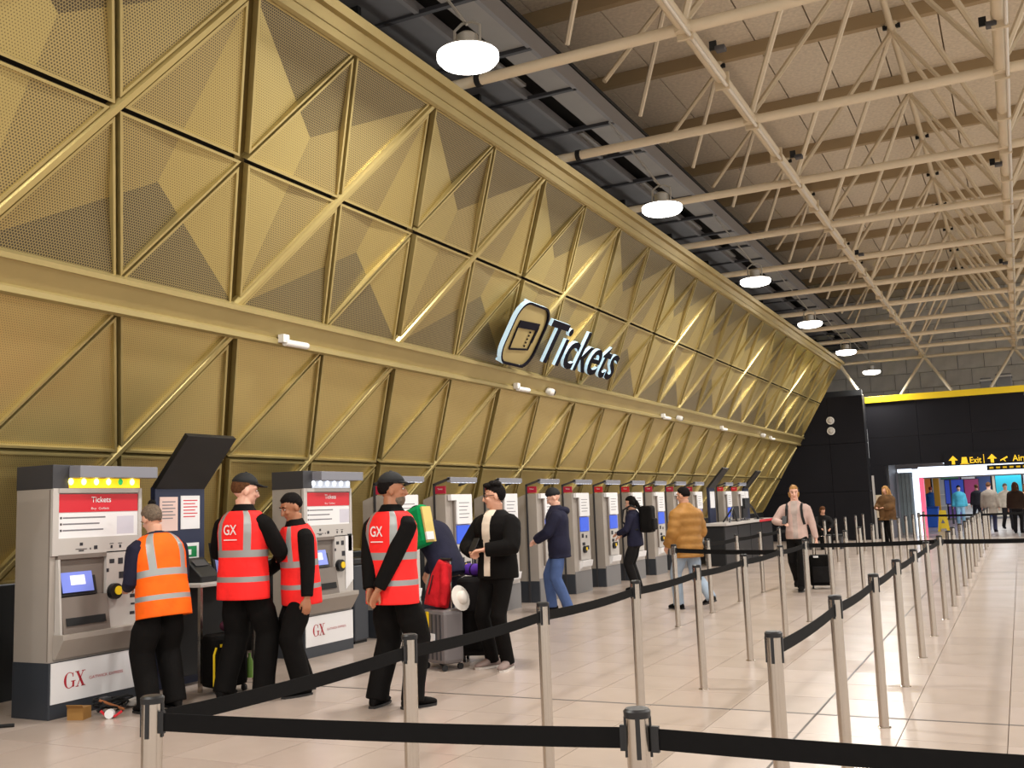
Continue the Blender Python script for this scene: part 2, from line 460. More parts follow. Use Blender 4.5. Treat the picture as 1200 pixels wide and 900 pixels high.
for k in range(n):
    k2 = (k+1) % n
    mb.poly([SP(*ro[k], .12), SP(*ro[k2], .12), SP(*ri[k2], .12), SP(*ri[k], .12)], 0)
    mb.poly([SP(*ro[k], .05), SP(*ro[k2], .05), SP(*ro[k2], .12), SP(*ro[k], .12)], 1)
    mb.poly([SP(*ri[k], .12), SP(*ri[k2], .12), SP(*ri[k2], .05), SP(*ri[k], .05)], 0)
mb.build('icon_ring', [M_signdark, M_signlit], tk)
mb = MB(); mb.poly([SP(*p, .09) for p in ri], 0); mb.build('icon_face', M_gold_beam, tk)
mb = MB()
def sbar(b, y0, z0, y1, z1, t):
    dx, dy = y1-y0, z1-z0; l = math.hypot(dx, dy); nx, ny = -dy/l*t/2, dx/l*t/2
    b.prism([SP(y0+nx, z0+ny, .092), SP(y1+nx, z1+ny, .092), SP(y1-nx, z1-ny, .092), SP(y0-nx, z0-ny, .092)], NW*.015)
def stroke(b, pts, t):
    for a, c in zip(pts, pts[1:]): sbar(b, a[0], a[1], c[0], c[1], t)
stroke(mb, [(.22, .56), (.25, .28), (.78, .33), (.80, .60)], .02)
sbar(mb, .22, .60, .81, .63, .09)
sbar(mb, .79, .42, .80, .63, .05)
for k in range(5): sbar(mb, .64, .35+k*.045, .64, .372+k*.045, .02)
mb.build('ticket_symbol', M_signdark, tk)
ones('stand_off', lambda b: [b.cyl(SP(y, z, -.02), SP(y, z, .1), .02, 8) for y, z in ((.25, .105), (.75, .105), (.3, .875))], M_signlit, tk)

# ------------------------------------------------------------------ roof: boards, beams, space frame, soffit
A = 2.77; HB = 6.10; HT = 8.69
CX = [-5.33, -2.56, .21, 2.98, 5.75]; RY = [3.66+A*j for j in range(13)]
ce = root_struct('ceiling')
bx = MB(); g = .012; bx.box((g, g, 0), (A/3-g, A-g, .08)); dm = bx.mesh('ceiling_panel', [M_deck])
for ix in range(18):
    for iy in range(15):
        obj('ceiling_panel', dm, ce, loc=(-7.9+ix*A/3, RY[0]-1.5*A+iy*A, 9.02))
boxo('roof_slab', (-8.2, -3, 9.101), (9.2, 41.4, 9.25), M_beam, ce)
for j, y in enumerate([RY[0]-A*1.5]+[yy-A/2 for yy in RY]+[RY[-1]+A/2, RY[-1]+A*1.5]):
    boxo('roof_beam', (-7.3, y-.06, 8.80), (8.6, y+.06, 9.018), M_beam, ce)

sf = thing('space_frame', 'cream painted tubular steel space frame under the roof', 'roof frame')
def rod(name, a, b_, r, m, n=8): return ones(name, lambda b: b.cyl(a, b_, r, n), m, sf, smooth=50)
for y in RY: rod('cross_chord', (-5.45, y, HB), (5.9, y, HB), .058, M_cream, 12)
for x in CX[1:]: rod('long_chord', (x, -5, HB+.02), (x, RY[-1]+.05, HB+.02), .066, M_cream, 12)
TX = [x+A/2 for x in CX[:-1]]
TY = [y+A/2 for y in RY[:-1]]
for x in TX: rod('top_chord', (x, -5, HT), (x, TY[-1], HT), .05, M_cream2, 8)
for x in TX:
    for y in TY:
        for dx in (-1, 1):
            for dy in (-1, 1):
                f_ = .53 if (x == TX[0] and dx < 0) else .985
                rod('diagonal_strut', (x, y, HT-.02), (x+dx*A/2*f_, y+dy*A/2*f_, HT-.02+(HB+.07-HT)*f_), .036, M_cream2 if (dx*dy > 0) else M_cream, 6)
nb = MB(); nb.lathe([(.03, -.06), (.09, -.05), (.1, 0), (.08, .05), (.03, .07)], 10); nme = nb.mesh('node_joint', [M_cream])
nt_ = MB(); nt_.lathe([(.03, -.09), (.07, -.07), (.07, .06), (.1, .07), (.1, .11)], 8); ntm = nt_.mesh('top_node', [M_cream2])
clamp = MB(); clamp.box((-.13, -.03, .0), (-.06, .03, .06)); clamp.box((.06, -.03, .0), (.13, .03, .06)); clm = clamp.mesh('node_clamp', [M_blackm])
for x in CX[1:]:
    for y in RY: nme_o = obj('node_joint', nme, sf, loc=(x, y, HB))
for x in TX:
    for y in TY:
        obj('top_node', ntm, sf, loc=(x, y, HT)); obj('node_clamp', clm, sf, loc=(x, y, HT+.02))
# splayed legs at the far end of the frame standing on the black wall
for x in CX[1:3]:
    for dx in (-.8, .8):
        rod('end_leg', (x, 36.9, HB), (x+dx, 36.3, 4.8), .05, M_cream)
rod('end_leg', (-5.15, 35.6, 5.9), (-4.55, 35.7, 4.8), .055, M_cream)
M_pipe = mat('galvanised_pipe', (214, 206, 192), .3, .4)
for x in (CX[1], CX[2]):
    t = thing('conduit_pipe', 'bright conduit pipe running along the %s long roof tube' % ('left' if x < 0 else 'right'), 'pipe', (x+.06, 0, HB-.085), 0, 'conduits on the roof tubes')
    ones('pipe', lambda b: b.cyl((0, 0, 0), (0, 36.5, 0), .022, 8), M_pipe, t, smooth=50)
    for y in [k*A/2+.9 for k in range(26)]: ones('pipe_clip', lambda b: b.box((-.13, y-.02, -.03), (.03, y+.02, .16)), M_cream2, t)
# small spotlights / speakers clamped under the frame
for i_, (x, y, z) in enumerate(((-2.30, 9.5, 5.95), (-2.25, 13.2, 5.95), (-2.3, 19.4, 5.95), (.12, 10.6, 6.05), (.1, 15.4, 6.05), (.1, 22.4, 6.05))):
    t = thing('roof_speaker', 'small dark fixture clamped to the %s roof tube, %s from the camera' % ('left' if x < 0 else 'right', ORD[i_ % 3]), 'fixture', (x, y, z), 0, 'dark fixtures on roof tubes')
    ones('body', lambda b: (b.box((-.03, -.05, -.03), (.07, .05, .02))), M_dkgrey, t, bevel=.01)
    ones('clamp', lambda b: b.box((-.09, -.015, .0), (-.02, .015, .09)), M_blackm, t)

# soffit strip between the lining and the frame
so = thing('service_soffit', 'dark grey service soffit with cable slot running along top of gold wall', 'soffit')
M_sof = mat('soffit_grey', (112, 111, 112), .5, .2, noise=.08, scale=2)
M_sofl = mat('soffit_light', (140, 136, 130), .5, .1, noise=.06, scale=2)
ZS = 7.0
boxo('tray_back', (-7.2, -1, ZS+.25), (-4.80, 40.5, ZS+.3), M_blackm, so)
for j in range(15):
    y0 = -.6+j*A
    boxo('soffit_panel', (-6.75, y0+.03, ZS), (-5.55, y0+A-.03, ZS+.06), M_sof, so)
    boxo('edge_panel', (-5.2, y0+.05, ZS), (-4.86, y0+A/2-.05, ZS+.05), M_sofl, so)
    boxo('edge_panel', (-5.2, y0+A/2+.05, ZS), (-4.86, y0+A-.05, ZS+.05), M_sofl, so)
    boxo('cross_bar', (-6.8, y0-.03, ZS-.04), (-4.8, y0+.03, ZS+.02), M_dkgrey, so)
    boxo('cross_bar', (-6.8, y0+A/2-.03, ZS-.03), (-4.8, y0+A/2+.03, ZS+.02), M_dkgrey, so)
    boxo('slot_strip', (-5.53, y0+.3, ZS+.04), (-5.4, y0+1.1, ZS+.08), M_sofl, so)
boxo('edge_beam', (-4.84, -1, ZS-.03), (-4.78, 40.5, ZS+.20), M_grey, so)
boxo('inner_beam', (-5.56, -1, ZS-.02), (-5.50, 40.5, ZS+.1), M_grey, so)
for x, z, r_ in ((-6.1, 6.75, .035), (-6.0, 6.83, .02), (-6.35, 6.6, .05)):
    ones('conduit', lambda b: b.cyl((x, -1, z), (x, 40, z), r_, 8), M_grey if r_ < .04 else M_dkgrey, so, smooth=50)
for j in range(14): boxo('hanger', (-6.4, .3+j*A, 6.5), (-6.0, .36+j*A, 7.0), M_blackm, so)
for y in RY[2:5]: ones('black_collar', lambda b: b.cyl((-4.88, y, HB), (-4.82, y, HB), .075, 12), M_blackm, sf, smooth=50)

# ------------------------------------------------------------------ high-bay lamps
M_lens = mat('lamp_lens', (255, 252, 244), .3, emit=10, ecol=(255, 250, 242))
M_lampbody = mat('lamp_body', (186, 184, 178), .4, .5)
def high_bay(x, y, lab, z=5.5, k=1.0):
    t = thing('high_bay_lamp', lab, 'lamp', (x, y, z), 0, 'round high bay lamps')
    ones('lens', lambda b: b.lathe([(.02, -.035), (.16, -.03), (.25, -.005), (.28, .03), (.28, .075), (.1, .076)], 28), M_lens, t, smooth=40)
    ones('rim', lambda b: b.lathe([(.265, .074), (.27, .08), (.26, .10), (.2, .12), (.12, .13), (.05, .131)], 28), M_lampbody, t, smooth=40)
    ones('driver', lambda b: b.lathe([(.03, .13), (.10, .131), (.10, .25), (.06, .28), (.02, .281)], 14), M_lampbody, t, smooth=40)
    for s in (-1, 1): ones('bracket', lambda b: b.tube([(s*.13, 0, .1), (s*.13, 0, .33), (s*.05, 0, .38), (0, 0, .38)], .014, 6), M_lampbody, t, smooth=50)
    ones('drop_rod', lambda b: b.cyl((0, 0, .36), (-.72 if x < -4 else 0, 0, ZS-.04-z if x < -4 else HB-.05-z), .014, 6), M_lampbody, t)
    lamp_light('lamp_light', (0, 0, -.05), LAMP_W*k, .5, parent=t)
for i_ in range(6): high_bay(-4.12, 7.62+5.54*i_, 'glowing round lamp above the gold wall, %s from the camera' % (ORD[i_] if i_ else 'nearest'))
high_bay(-4.12, 2.08, 'round lamp above the gold wall just beside the camera')
high_bay(-4.12, -3.46, 'added round fill lamp above the gold wall behind the camera')  # extra lamp out of view, added to brighten the lower wall and roof
high_bay(2.98, -3.46, 'added round fill lamp of the unseen right hand row behind the camera', 5.6, 1.15)  # likewise added out of view, more light from the camera side
for i_ in range(7): high_bay(2.98, 2.08+5.54*i_, 'added round fill lamp of the unseen right hand row, %s from the camera' % ORD[i_], 5.6, 1.15)  # unseen mirror row, added as fill light from the right

# ------------------------------------------------------------------ far end: black walls, exit, corridor
wb = root_struct('wall_back')
# left black wall, cut to the lean of the lining
ZT = 4.78
def bw(b, x0, x1, z0, z1, y0=35.0, y1=35.35): b.box((x0, y0, z0), (x1, y1, z1))
for k, (z0, z1) in enumerate(((0, 1.6), (1.6, 3.2), (3.2, ZT))):
    b = MB(); g = .006
    xa = lambda z: -7.68+KL*(z-1.5)-.3
    b.prism([(xa(z0), 35, z0+g), (-5.6-g, 35, z0+g), (-5.6-g, 35, z1-g), (min(xa(z1), -5.62), 35, z1-g)], (0, .35, 0)); b.build('wall_panel', M_black_wall, wb)
    boxo('wall_panel', (-5.6+g, 35, z0+g), (-4.45, 35.6, z1-g), M_black_wall, wb)
boxo('wall_core', (-8.3, 35.36, 0), (-4.5, 35.55, 5.0), M_blackm, wb)
for x0 in [-4.45+1.6*k for k in range(9)]:
    for z0, z1 in ((2.42, 3.35), (3.35, 4.56)):
        boxo('wall_panel', (x0+.004, 35.6, z0+.003), (x0+1.6-.004, 35.9, z1-.003), M_black_wall, wb)
boxo('wall_panel', (-4.45, 35.6, 0), (-3.95, 35.9, 2.42), M_black_wall, wb)
boxo('wall_top', (-4.45, 35.62, 4.56), (9.9, 35.9, 4.62), M_black_wall, wb)
boxo('yellow_band', (-4.44, 35.55, 4.53), (9.9, 35.66, 4.74), M_ystripe, wb, bevel=.01)
M_block = mat('block_wall', (200, 194, 184), .9, noise=.1, scale=3)
bmx = MB(); bmx.box((.008, 0, .008), (.892, .2, .592)); blk = bmx.mesh('wall_block', [M_block])
for iz in range(7):
    for ix in range(14):
        obj('wall_block', blk, wb, loc=(-8+ix*.9-(iz % 2)*.45, 40.9, 4.8+iz*.6))
boxo('block_backing', (-8.6, 41.1, 4.0), (10, 41.3, 9.2), M_dkgrey, wb)
# plant above the exit
for i_, (x, z, sx, sz) in enumerate(((-2.0, 4.9, .5, .35), (-.75, 4.9, .35, .8), (-.2, 4.9, .5, .9))):
    t = thing('duct_unit', ('low grey ventilation box on top of black wall', 'narrow silver duct above exit', 'tall silver duct above exit beside right leg')[i_], 'duct', (x, 38.2, 4.5))
    ones('casing', lambda b: b.box((-sx/2, -.3, 0), (sx/2, .3, sz)), M_grey, t, bevel=.03)
    ones('flange', lambda b: b.box((-sx/2-.03, -.33, sz-.12), (sx/2+.03, .33, sz-.06)), M_kiosk_lt, t)
boxo('upper_ledge', (-8.3, 36.0, 4.3), (9.9, 40.8, 4.45), M_dkgrey, wb)
# pair of round alarms on black wall
for z, l in ((3.99, 'upper white round sounder on black wall'), (3.64, 'lower white round sounder on black wall')):
    t = thing('alarm_sounder', l, 'alarm', (-5.52, 35.0, z))
    ones('base', lambda b: b.tube([(0, 0, 0), (0, -.05, 0)], .13, 18), M_white, t, smooth=40)
    ones('dome', lambda b: b.tube([(0, -.05, 0), (0, -.1, 0), (0, -.12, 0)], [.1, .08, .03], 16), M_kiosk_lt, t, smooth=40)
# exit lettering
ex = thing('exit_sign', 'black overhead sign with yellow arrows, Exit and Airport lettering', 'sign', (-2.0, 35.58, 2.36))
M_ysign = mat('sign_yellow', (250, 204, 30), .5, emit=.35)
boxo('board', (-.15, -.06, -.06), (4.2, .015, .36), M_black_wall, ex)
def arrow(b, x, z, s):
    b.prism([(x-s*.5, -.062, z+s*.45), (x+s*.5, -.062, z+s*.45), (x, -.062, z+s)], (0, -.004, 0)); b.prism([(x-s*.17, -.062, z), (x+s*.17, -.062, z), (x+s*.17, -.062, z+s*.5), (x-s*.17, -.062, z+s*.5)], (0, -.004, 0))
ones('arrow', lambda b: arrow(b, .13, -.02, .28), M_ysign, ex); ones('arrow', lambda b: arrow(b, 1.27, -.02, .28), M_ysign, ex)
ones('train_symbol', lambda b: (b.prism([(.36, -.062, .0), (.56, -.062, .0), (.53, -.062, .2), (.39, -.062, .2)], (0, -.004, 0)), b.box((.33, -.066, -.03), (.6, -.062, -.01))), M_ysign, ex)
ones('divider', lambda b: b.box((1.02, -.066, -.03), (1.04, -.062, .26)), M_ysign, ex)
ones('plane_symbol', lambda b: (b.prism([(1.5, -.062, .02), (1.72, -.062, .12), (1.70, -.062, .17), (1.5, -.062, .06)], (0, -.004, 0)), b.prism([(1.56, -.062, .09), (1.62, -.062, .07), (1.66, -.062, .0), (1.63, -.062, .0)], (0, -.004, 0))), M_ysign, ex)
put_text('lettering', 'Exit', M_ysign, ex, (.62, -.062, .0), (1, 0, 0), (0, 0, 1), .19, .34, .012)
put_text('lettering', 'Airport', M_ysign, ex, (1.85, -.062, .0), (1, 0, 0), (0, 0, 1), .19, .72, .012)

# corridor beyond
wc = root_struct('wall_corridor')
M_glow = mat('lightbox_white', (236, 244, 255), .4, emit=1.6, ecol=(225, 238, 255))
M_pink = mat('lightbox_pink', (255, 96, 128), .4, emit=.8)
M_corr = mat('corridor_grey', (168, 170, 176), .6, noise=.1, scale=1)
boxo('side_wall', (-5.9, 36, 0), (-5.7, 60, 2.7), M_corr, wc)
boxo('side_wall', (7, 36, 0), (7.2, 60, 2.7), M_corr, wc)
boxo('end_wall', (-6, 59, 0), (7.2, 59.2, 2.7), M_dkgrey, wc)
boxo('corridor_ceiling', (-6, 35.95, 2.62), (7.2, 60, 2.7), M_grey, wc)
boxo('exit_jamb', (-4.0, 35.9, 0), (-3.9, 38, 2.6), M_dkgrey, wc)
for k in range(6):
    t = thing('strip_light', 'white ceiling strip light in exit corridor, %s from the hall' % ORD[k], 'light', (0, 39+k*3.4, 2.58), 0, 'corridor strip lights')
    ones('diffuser', lambda b: b.box((-2.6, -.14, -.02), (4, .14, .0)), M_glow, t); ones('casing', lambda b: b.box((-2.65, -.18, 0), (4.05, .18, .035)), M_white, t)
    d = bpy.data.lights.new('strip_light_light', 'AREA'); d.shape = 'RECTANGLE'; d.size = 5; d.size_y = .3; d.energy = 90; d.color = (.9, .95, 1)
    o = bpy.data.objects.new('strip_light_light', d); col.objects.link(o); o.parent = t; o.location = (.7, 0, -.04)
pt = thing('lit_portal', 'glowing white shopfront portal with pink edged column inside the exit', 'portal', (-3.36, 38, 0))
boxo('column', (0, 0, 0), (.2, .3, 2.3), M_glow, pt, bevel=.01); boxo('pink_edge', (.2, .02, 0), (.34, .28, 2.2), M_pink, pt, bevel=.01)
boxo('fascia', (.2, 0, 2.0), (6.5, .3, 2.36), M_glow, pt, bevel=.01); boxo('soffit_trim', (.34, .02, 1.95), (6.5, .28, 1.995), M_grey, pt)
M_glass = mat('frosted_glass', (120, 132, 138), .25, .1)
gl = thing('glass_screen', 'grey glass screen left of the white lit column', 'screen', (-3.85, 38.05, 0))
boxo('pane', (0, .02, .1), (.46, .05, 2.2), M_glass, gl); boxo('frame', (0, 0, 2.2), (.47, .08, 2.32), M_glow, gl); boxo('bottom_frame', (0, 0, .02), (.47, .08, .1), M_grey, gl)
for k in range(3): boxo('glazing_bar', (.1+k*.13, .0, .1), (.115+k*.13, .015, 2.2), M_dkgrey, gl)
hs = thing('hanging_sign', 'small hanging black sign with yellow line beyond the exit', 'sign', (-.95, 37.2, 2.13))
boxo('board', (0, 0, 0), (1.35, .06, .17), M_black, hs); ones('lettering', lambda b: [b.box((.08+k*.2, -.004, .05), (.2+k*.2, 0, .11)) for k in range(6)], M_ysign, hs)
for s in (.2, 1.1): ones('hanger', lambda b: b.cyl((s, .03, .17), (s, .03, .45), .008, 6), M_grey, hs)
M_teal = mat('teal_screen', (24, 150, 170), .3, emit=.5)
for nm, lab, cat, loc, sx, sz, m_ in (('display_screen', 'teal display screen on stand in the corridor', 'screen', (-.9, 46, .0), .95, (1.3, 2.05), M_teal),
                                ('advert_panel', 'blue advert panel behind the cyan clad traveller', 'panel', (-3.2, 52, 0), .8, (.9, 2.0), mat('advert_blue', (52, 80, 190), .4, emit=.3)),
                                ('advert_panel', 'magenta advert panel in the corridor', 'panel', (-2.35, 52, 0), .6, (.9, 2.0), mat('advert_magenta', (160, 60, 110), .4, emit=.25)),
                                ('shop_panel', 'green lit shop sign panel deep in the corridor', 'sign', (-3.2, 50, 0), .7, (2.05, 2.25), mat('shop_green', (20, 110, 80), .4, emit=.4))):
    t = thing(nm, lab, cat, loc)
    boxo('face', (0, 0, sz[0]), (sx, .03, sz[1]), m_, t); boxo('casing', (-.03, .03, sz[0]-.03), (sx+.03, .1, sz[1]+.03), M_dkgrey, t); boxo('post', (sx/2-.04, .04, 0), (sx/2+.04, .1, sz[0]), M_dkgrey, t)
t = thing('yellow_column', 'ochre yellow column in the corridor', 'column', (-3.3, 48, 0)); ones('shaft', lambda b: b.box((-.12, -.12, .12), (.12, .12, 2.4)), mat('ochre', (196, 142, 30), .5), t, bevel=.02); ones('base', lambda b: b.box((-.15, -.15, 0), (.15, .15, .12)), M_dkgrey, t)
t = thing('white_column', 'pale column beside the ochre column in the corridor', 'column', (-3.85, 46.5, 0)); ones('shaft', lambda b: b.lathe([(.2, .1), (.2, 2.5)], 16), M_kiosk_lt, t, smooth=50); ones('base', lambda b: b.lathe([(.24, 0), (.24, .1)], 16), M_grey, t)
t = thing('blue_bin', 'bright blue bin standing in the corridor', 'bin', (-3.4, 46, 0)); ones('body', lambda b: b.box((-.25, -.2, 0), (.25, .2, .8)), mat('bin_blue', (24, 92, 200), .5), t, bevel=.03); ones('lid', lambda b: b.box((-.27, -.22, .8), (.27, .22, .87)), mat('bin_blue_dark', (18, 70, 160), .5), t, bevel=.02)
t = thing('wet_floor_sign', 'yellow folding floor sign by the exit', 'floor sign', (-2.72, 41.5, 0))
for s, nm in ((-1, 'front_board'), (1, 'rear_board')):
    ones(nm, lambda b: b.prism([(-.2, s*.18, .0), (-.12, s*.18, .0), (-.1, s*.16, .1), (.1, s*.16, .1), (.12, s*.18, 0), (.2, s*.18, 0), (.12, s*.02, .78), (-.12, s*.02, .78)], (0, .015*s, 0)), M_yellow, t)
ones('warning_mark', lambda b: b.prism([(-.07, -.145, .3), (.07, -.145, .3), (0, -.12, .44)], (0, -.01, 0)), M_ink, t)
for k, (nm, c) in enumerate((('white', (226, 230, 236)), ('orange', (226, 132, 60)), ('grey', (176, 178, 186)), ('violet', (120, 90, 170)), ('white', (230, 232, 236)), ('dark blue', (50, 70, 120)), ('beige', (208, 196, 176)), ('black', (40, 40, 46)), ('white', (224, 228, 234)), ('red', (190, 60, 60)))):
    t = thing('shop_display', '%s shop display at the corridor end, %s from the left' % (nm, ORD[k]), 'shop display', (-5.6+k*.72, 57.6, 0))
    boxo('back_panel', (0, 0, .1), (.64, .06, 2.3), mat('shop_%d' % k, c, .5, emit=.12), t); boxo('shelf', (0, -.25, .7), (.64, 0, .74), M_white, t); boxo('shelf', (0, -.25, 1.3), (.64, 0, 1.34), M_white, t); boxo('base', (0, -.3, 0), (.64, .06, .1), M_grey, t)
t = thing('notice_board', 'cream notice board on black wall beside the exit', 'notice board', (-4.42, 35.59, 0))
boxo('frame', (0, -.05, 0), (.07, 0, 2.1), M_kiosk_lt, t); boxo('board', (.08, -.03, .7), (.6, 0, 1.45), mat('notice_cream', (206, 188, 160), .7), t)

# ------------------------------------------------------------------ queue posts and belts
M_belt = mat('belt_black', (17, 16, 16), .85, noise=.08, scale=40, spec=.15)
PR = .031; PH = .98
def post_proto():
    t = thing('queue_post', 'x', 'post')
    ones('pole', lambda b: b.lathe([(PR, .004), (PR, PH-.02)], 20), M_steel, t, smooth=40)
    ones('cap', lambda b: b.lathe([(PR+.003, PH-.022), (PR+.004, PH-.006), (PR-.002, PH), (.004, PH+.001)], 20), M_black, t, smooth=40)
    for a in range(4):
        ca, sa = math.cos(a*math.pi/2), math.sin(a*math.pi/2)
        Mx = Matrix.Rotation(a*math.pi/2, 4, 'Z')
        ones('belt_slot', lambda b: b.box((PR-.006, -.006, PH-.12), (PR+.004, .006, PH-.02), 0, Mx), M_black, t)
    ones('floor_flange', lambda b: b.lathe([(PR+.012, 0), (PR+.012, .004), (PR+.002, .008)], 20), M_steel, t, smooth=40)
    return t
proto = None
ROWS = {'right': (-.92, [2.5]+[4.05+1.5*i for i in range(20)]),
        'middle': (-2.38, [2.27, 3.70, 5.05, 6.51, 8.05, 9.55, 11.2, 12.6]+[14.1+1.5*i for i in range(11)]),
        'left': (-3.82, [11.9+1.5*i for i in range(12)])}
POS = {}
for rn, (x, ys) in ROWS.items():
    for k, y in enumerate(ys):
        if proto is None: proto = post_proto(); t = proto
        else: t = copy_tree(proto)
        jx = random.uniform(-.025, .025) if k > 3 else 0
        t.location = (x+jx, y, 0); t.rotation_euler = (random.uniform(-.008, .008), random.uniform(-.008, .008), random.uniform(-.2, .2) if k > 1 else .35*(k == 0))
        t['label'] = 'brushed steel queue post, %s from the front in the %s row' % (ORD[k], rn); t['group'] = 'steel queue posts'
        POS[rn, k] = (x+jx, y)
def belt(a, b_, lab, sag=.012):
    a = V((a[0], a[1], PH-.075)); b_ = V((b_[0], b_[1], PH-.075)); d = (b_-a); L_ = d.length; d.normalize(); a = a+d*(PR+.006); b_ = b_-d*(PR+.006)
    n = V((-d.y, d.x, 0))*.0015; mb = MB(); rings = []
    for k in range(9):
        t = k/8; p = a.lerp(b_, t)-V((0, 0, 4*sag*t*(1-t))); h = V((0, 0, .026))
        rings.append([p-n-h, p+n-h, p+n+h, p-n+h])
    mb.loft(rings)
    t = thing('queue_belt', lab, 'belt', (0, 0, 0), 0, 'black queue belts')
    mb.build('webbing', M_belt, t)
    cl = MB()
    for e, s in ((a, 1), (b_, -1)):
        Mx = Matrix.Translation(e) @ Matrix.Rotation(math.atan2(d.y, d.x), 4, 'Z'); cl.box((-.005 if s > 0 else -.014, -.006, -.032), (.014 if s > 0 else .005, .006, .032), 0, Mx)
        cl2 = cl; cl = MB(); cl2.build('end_clip', M_black, t)
for rn, k0, k1 in (('middle', 0, 8), ('right', 1, 7), ('left', 1, 6)):
    for k in range(k0, k1 if rn != 'middle' else 7):
        belt(POS[rn, k], POS[rn, k+1], 'black belt between the %s and %s posts of the %s row' % (ORD[k], ORD[k+1], rn))
belt(POS['middle', 0], POS['right', 0], 'black belt across the front between the two nearest posts', .006)
belt(POS['right', 0], (.58, 2.52), 'black belt leaving the nearest right post to the right', .006)
belt(POS['left', 0], POS['middle', 6], 'black belt crossing from first left row post to middle row', .008)
belt(POS['middle', 7], POS['right', 7], 'black belt crossing the lane from eighth middle post to right row', .008)
belt(POS['right', 7], (.6, 13.2), 'black belt leaving eighth right row post to the right', .008)
belt(POS['middle', 17], POS['right', 16], 'black belt crossing the lane at the far end', .006)
belt(POS['right', 16], (.55, 28.4), 'far black belt leaving the right row to the right', .006)
for (x, y, l) in ((.58, 2.52, 'nearest lone steel post right of the front belt'), (.6, 13.2, 'lone steel post right of the middle cross belt'), (.55, 28.4, 'lone steel post right of the far cross belt')):
    t = copy_tree(proto); t.location = (x+.0, y, 0); t['label'] = l; t['group'] = 'steel queue posts'

# ------------------------------------------------------------------ ticket machines
def serif_gx(b, y, z, h, x):
    """GX in thick / thin strokes on a face x = const, running along +y"""
    def q(pts): b.prism([(x, y+p[0]*h, z+p[1]*h) for p in pts], (.002, 0, 0))
    n = 14; out = []; inn = []
    for k in range(n+1):
        a = R(50+k*(265/n)); out.append((.42+.42*math.cos(a), .5+.52*math.sin(a)))
        th = .05+.13*max(0, -math.cos(a)); inn.append((.42+(.42-th)*math.cos(a), .5+(.52-.04)*math.sin(a)))
    for k in range(n): q([out[k], out[k+1], inn[k+1], inn[k]])
    q([(.66, .05), (.80, .05), (.80, .42), (.66, .42)]); q([(.55, .40), (.9, .40), (.9, .45), (.55, .45)]); q([(.68, .70), (.73, .70), (.73, .98), (.66, .9)])
    q([(.95, 1), (1.13, 1), (1.62, 0), (1.44, 0)]); q([(1.5, 1), (1.55, 1), (1.05, 0), (1.0, 0)])
    for c0, c1, zz in ((.88, 1.2, .96), (1.4, 1.68, .96), (.92, 1.16, 0), (1.36, 1.7, 0)): q([(c0, zz), (c1, zz), (c1, zz+.045), (c0, zz+.045)])
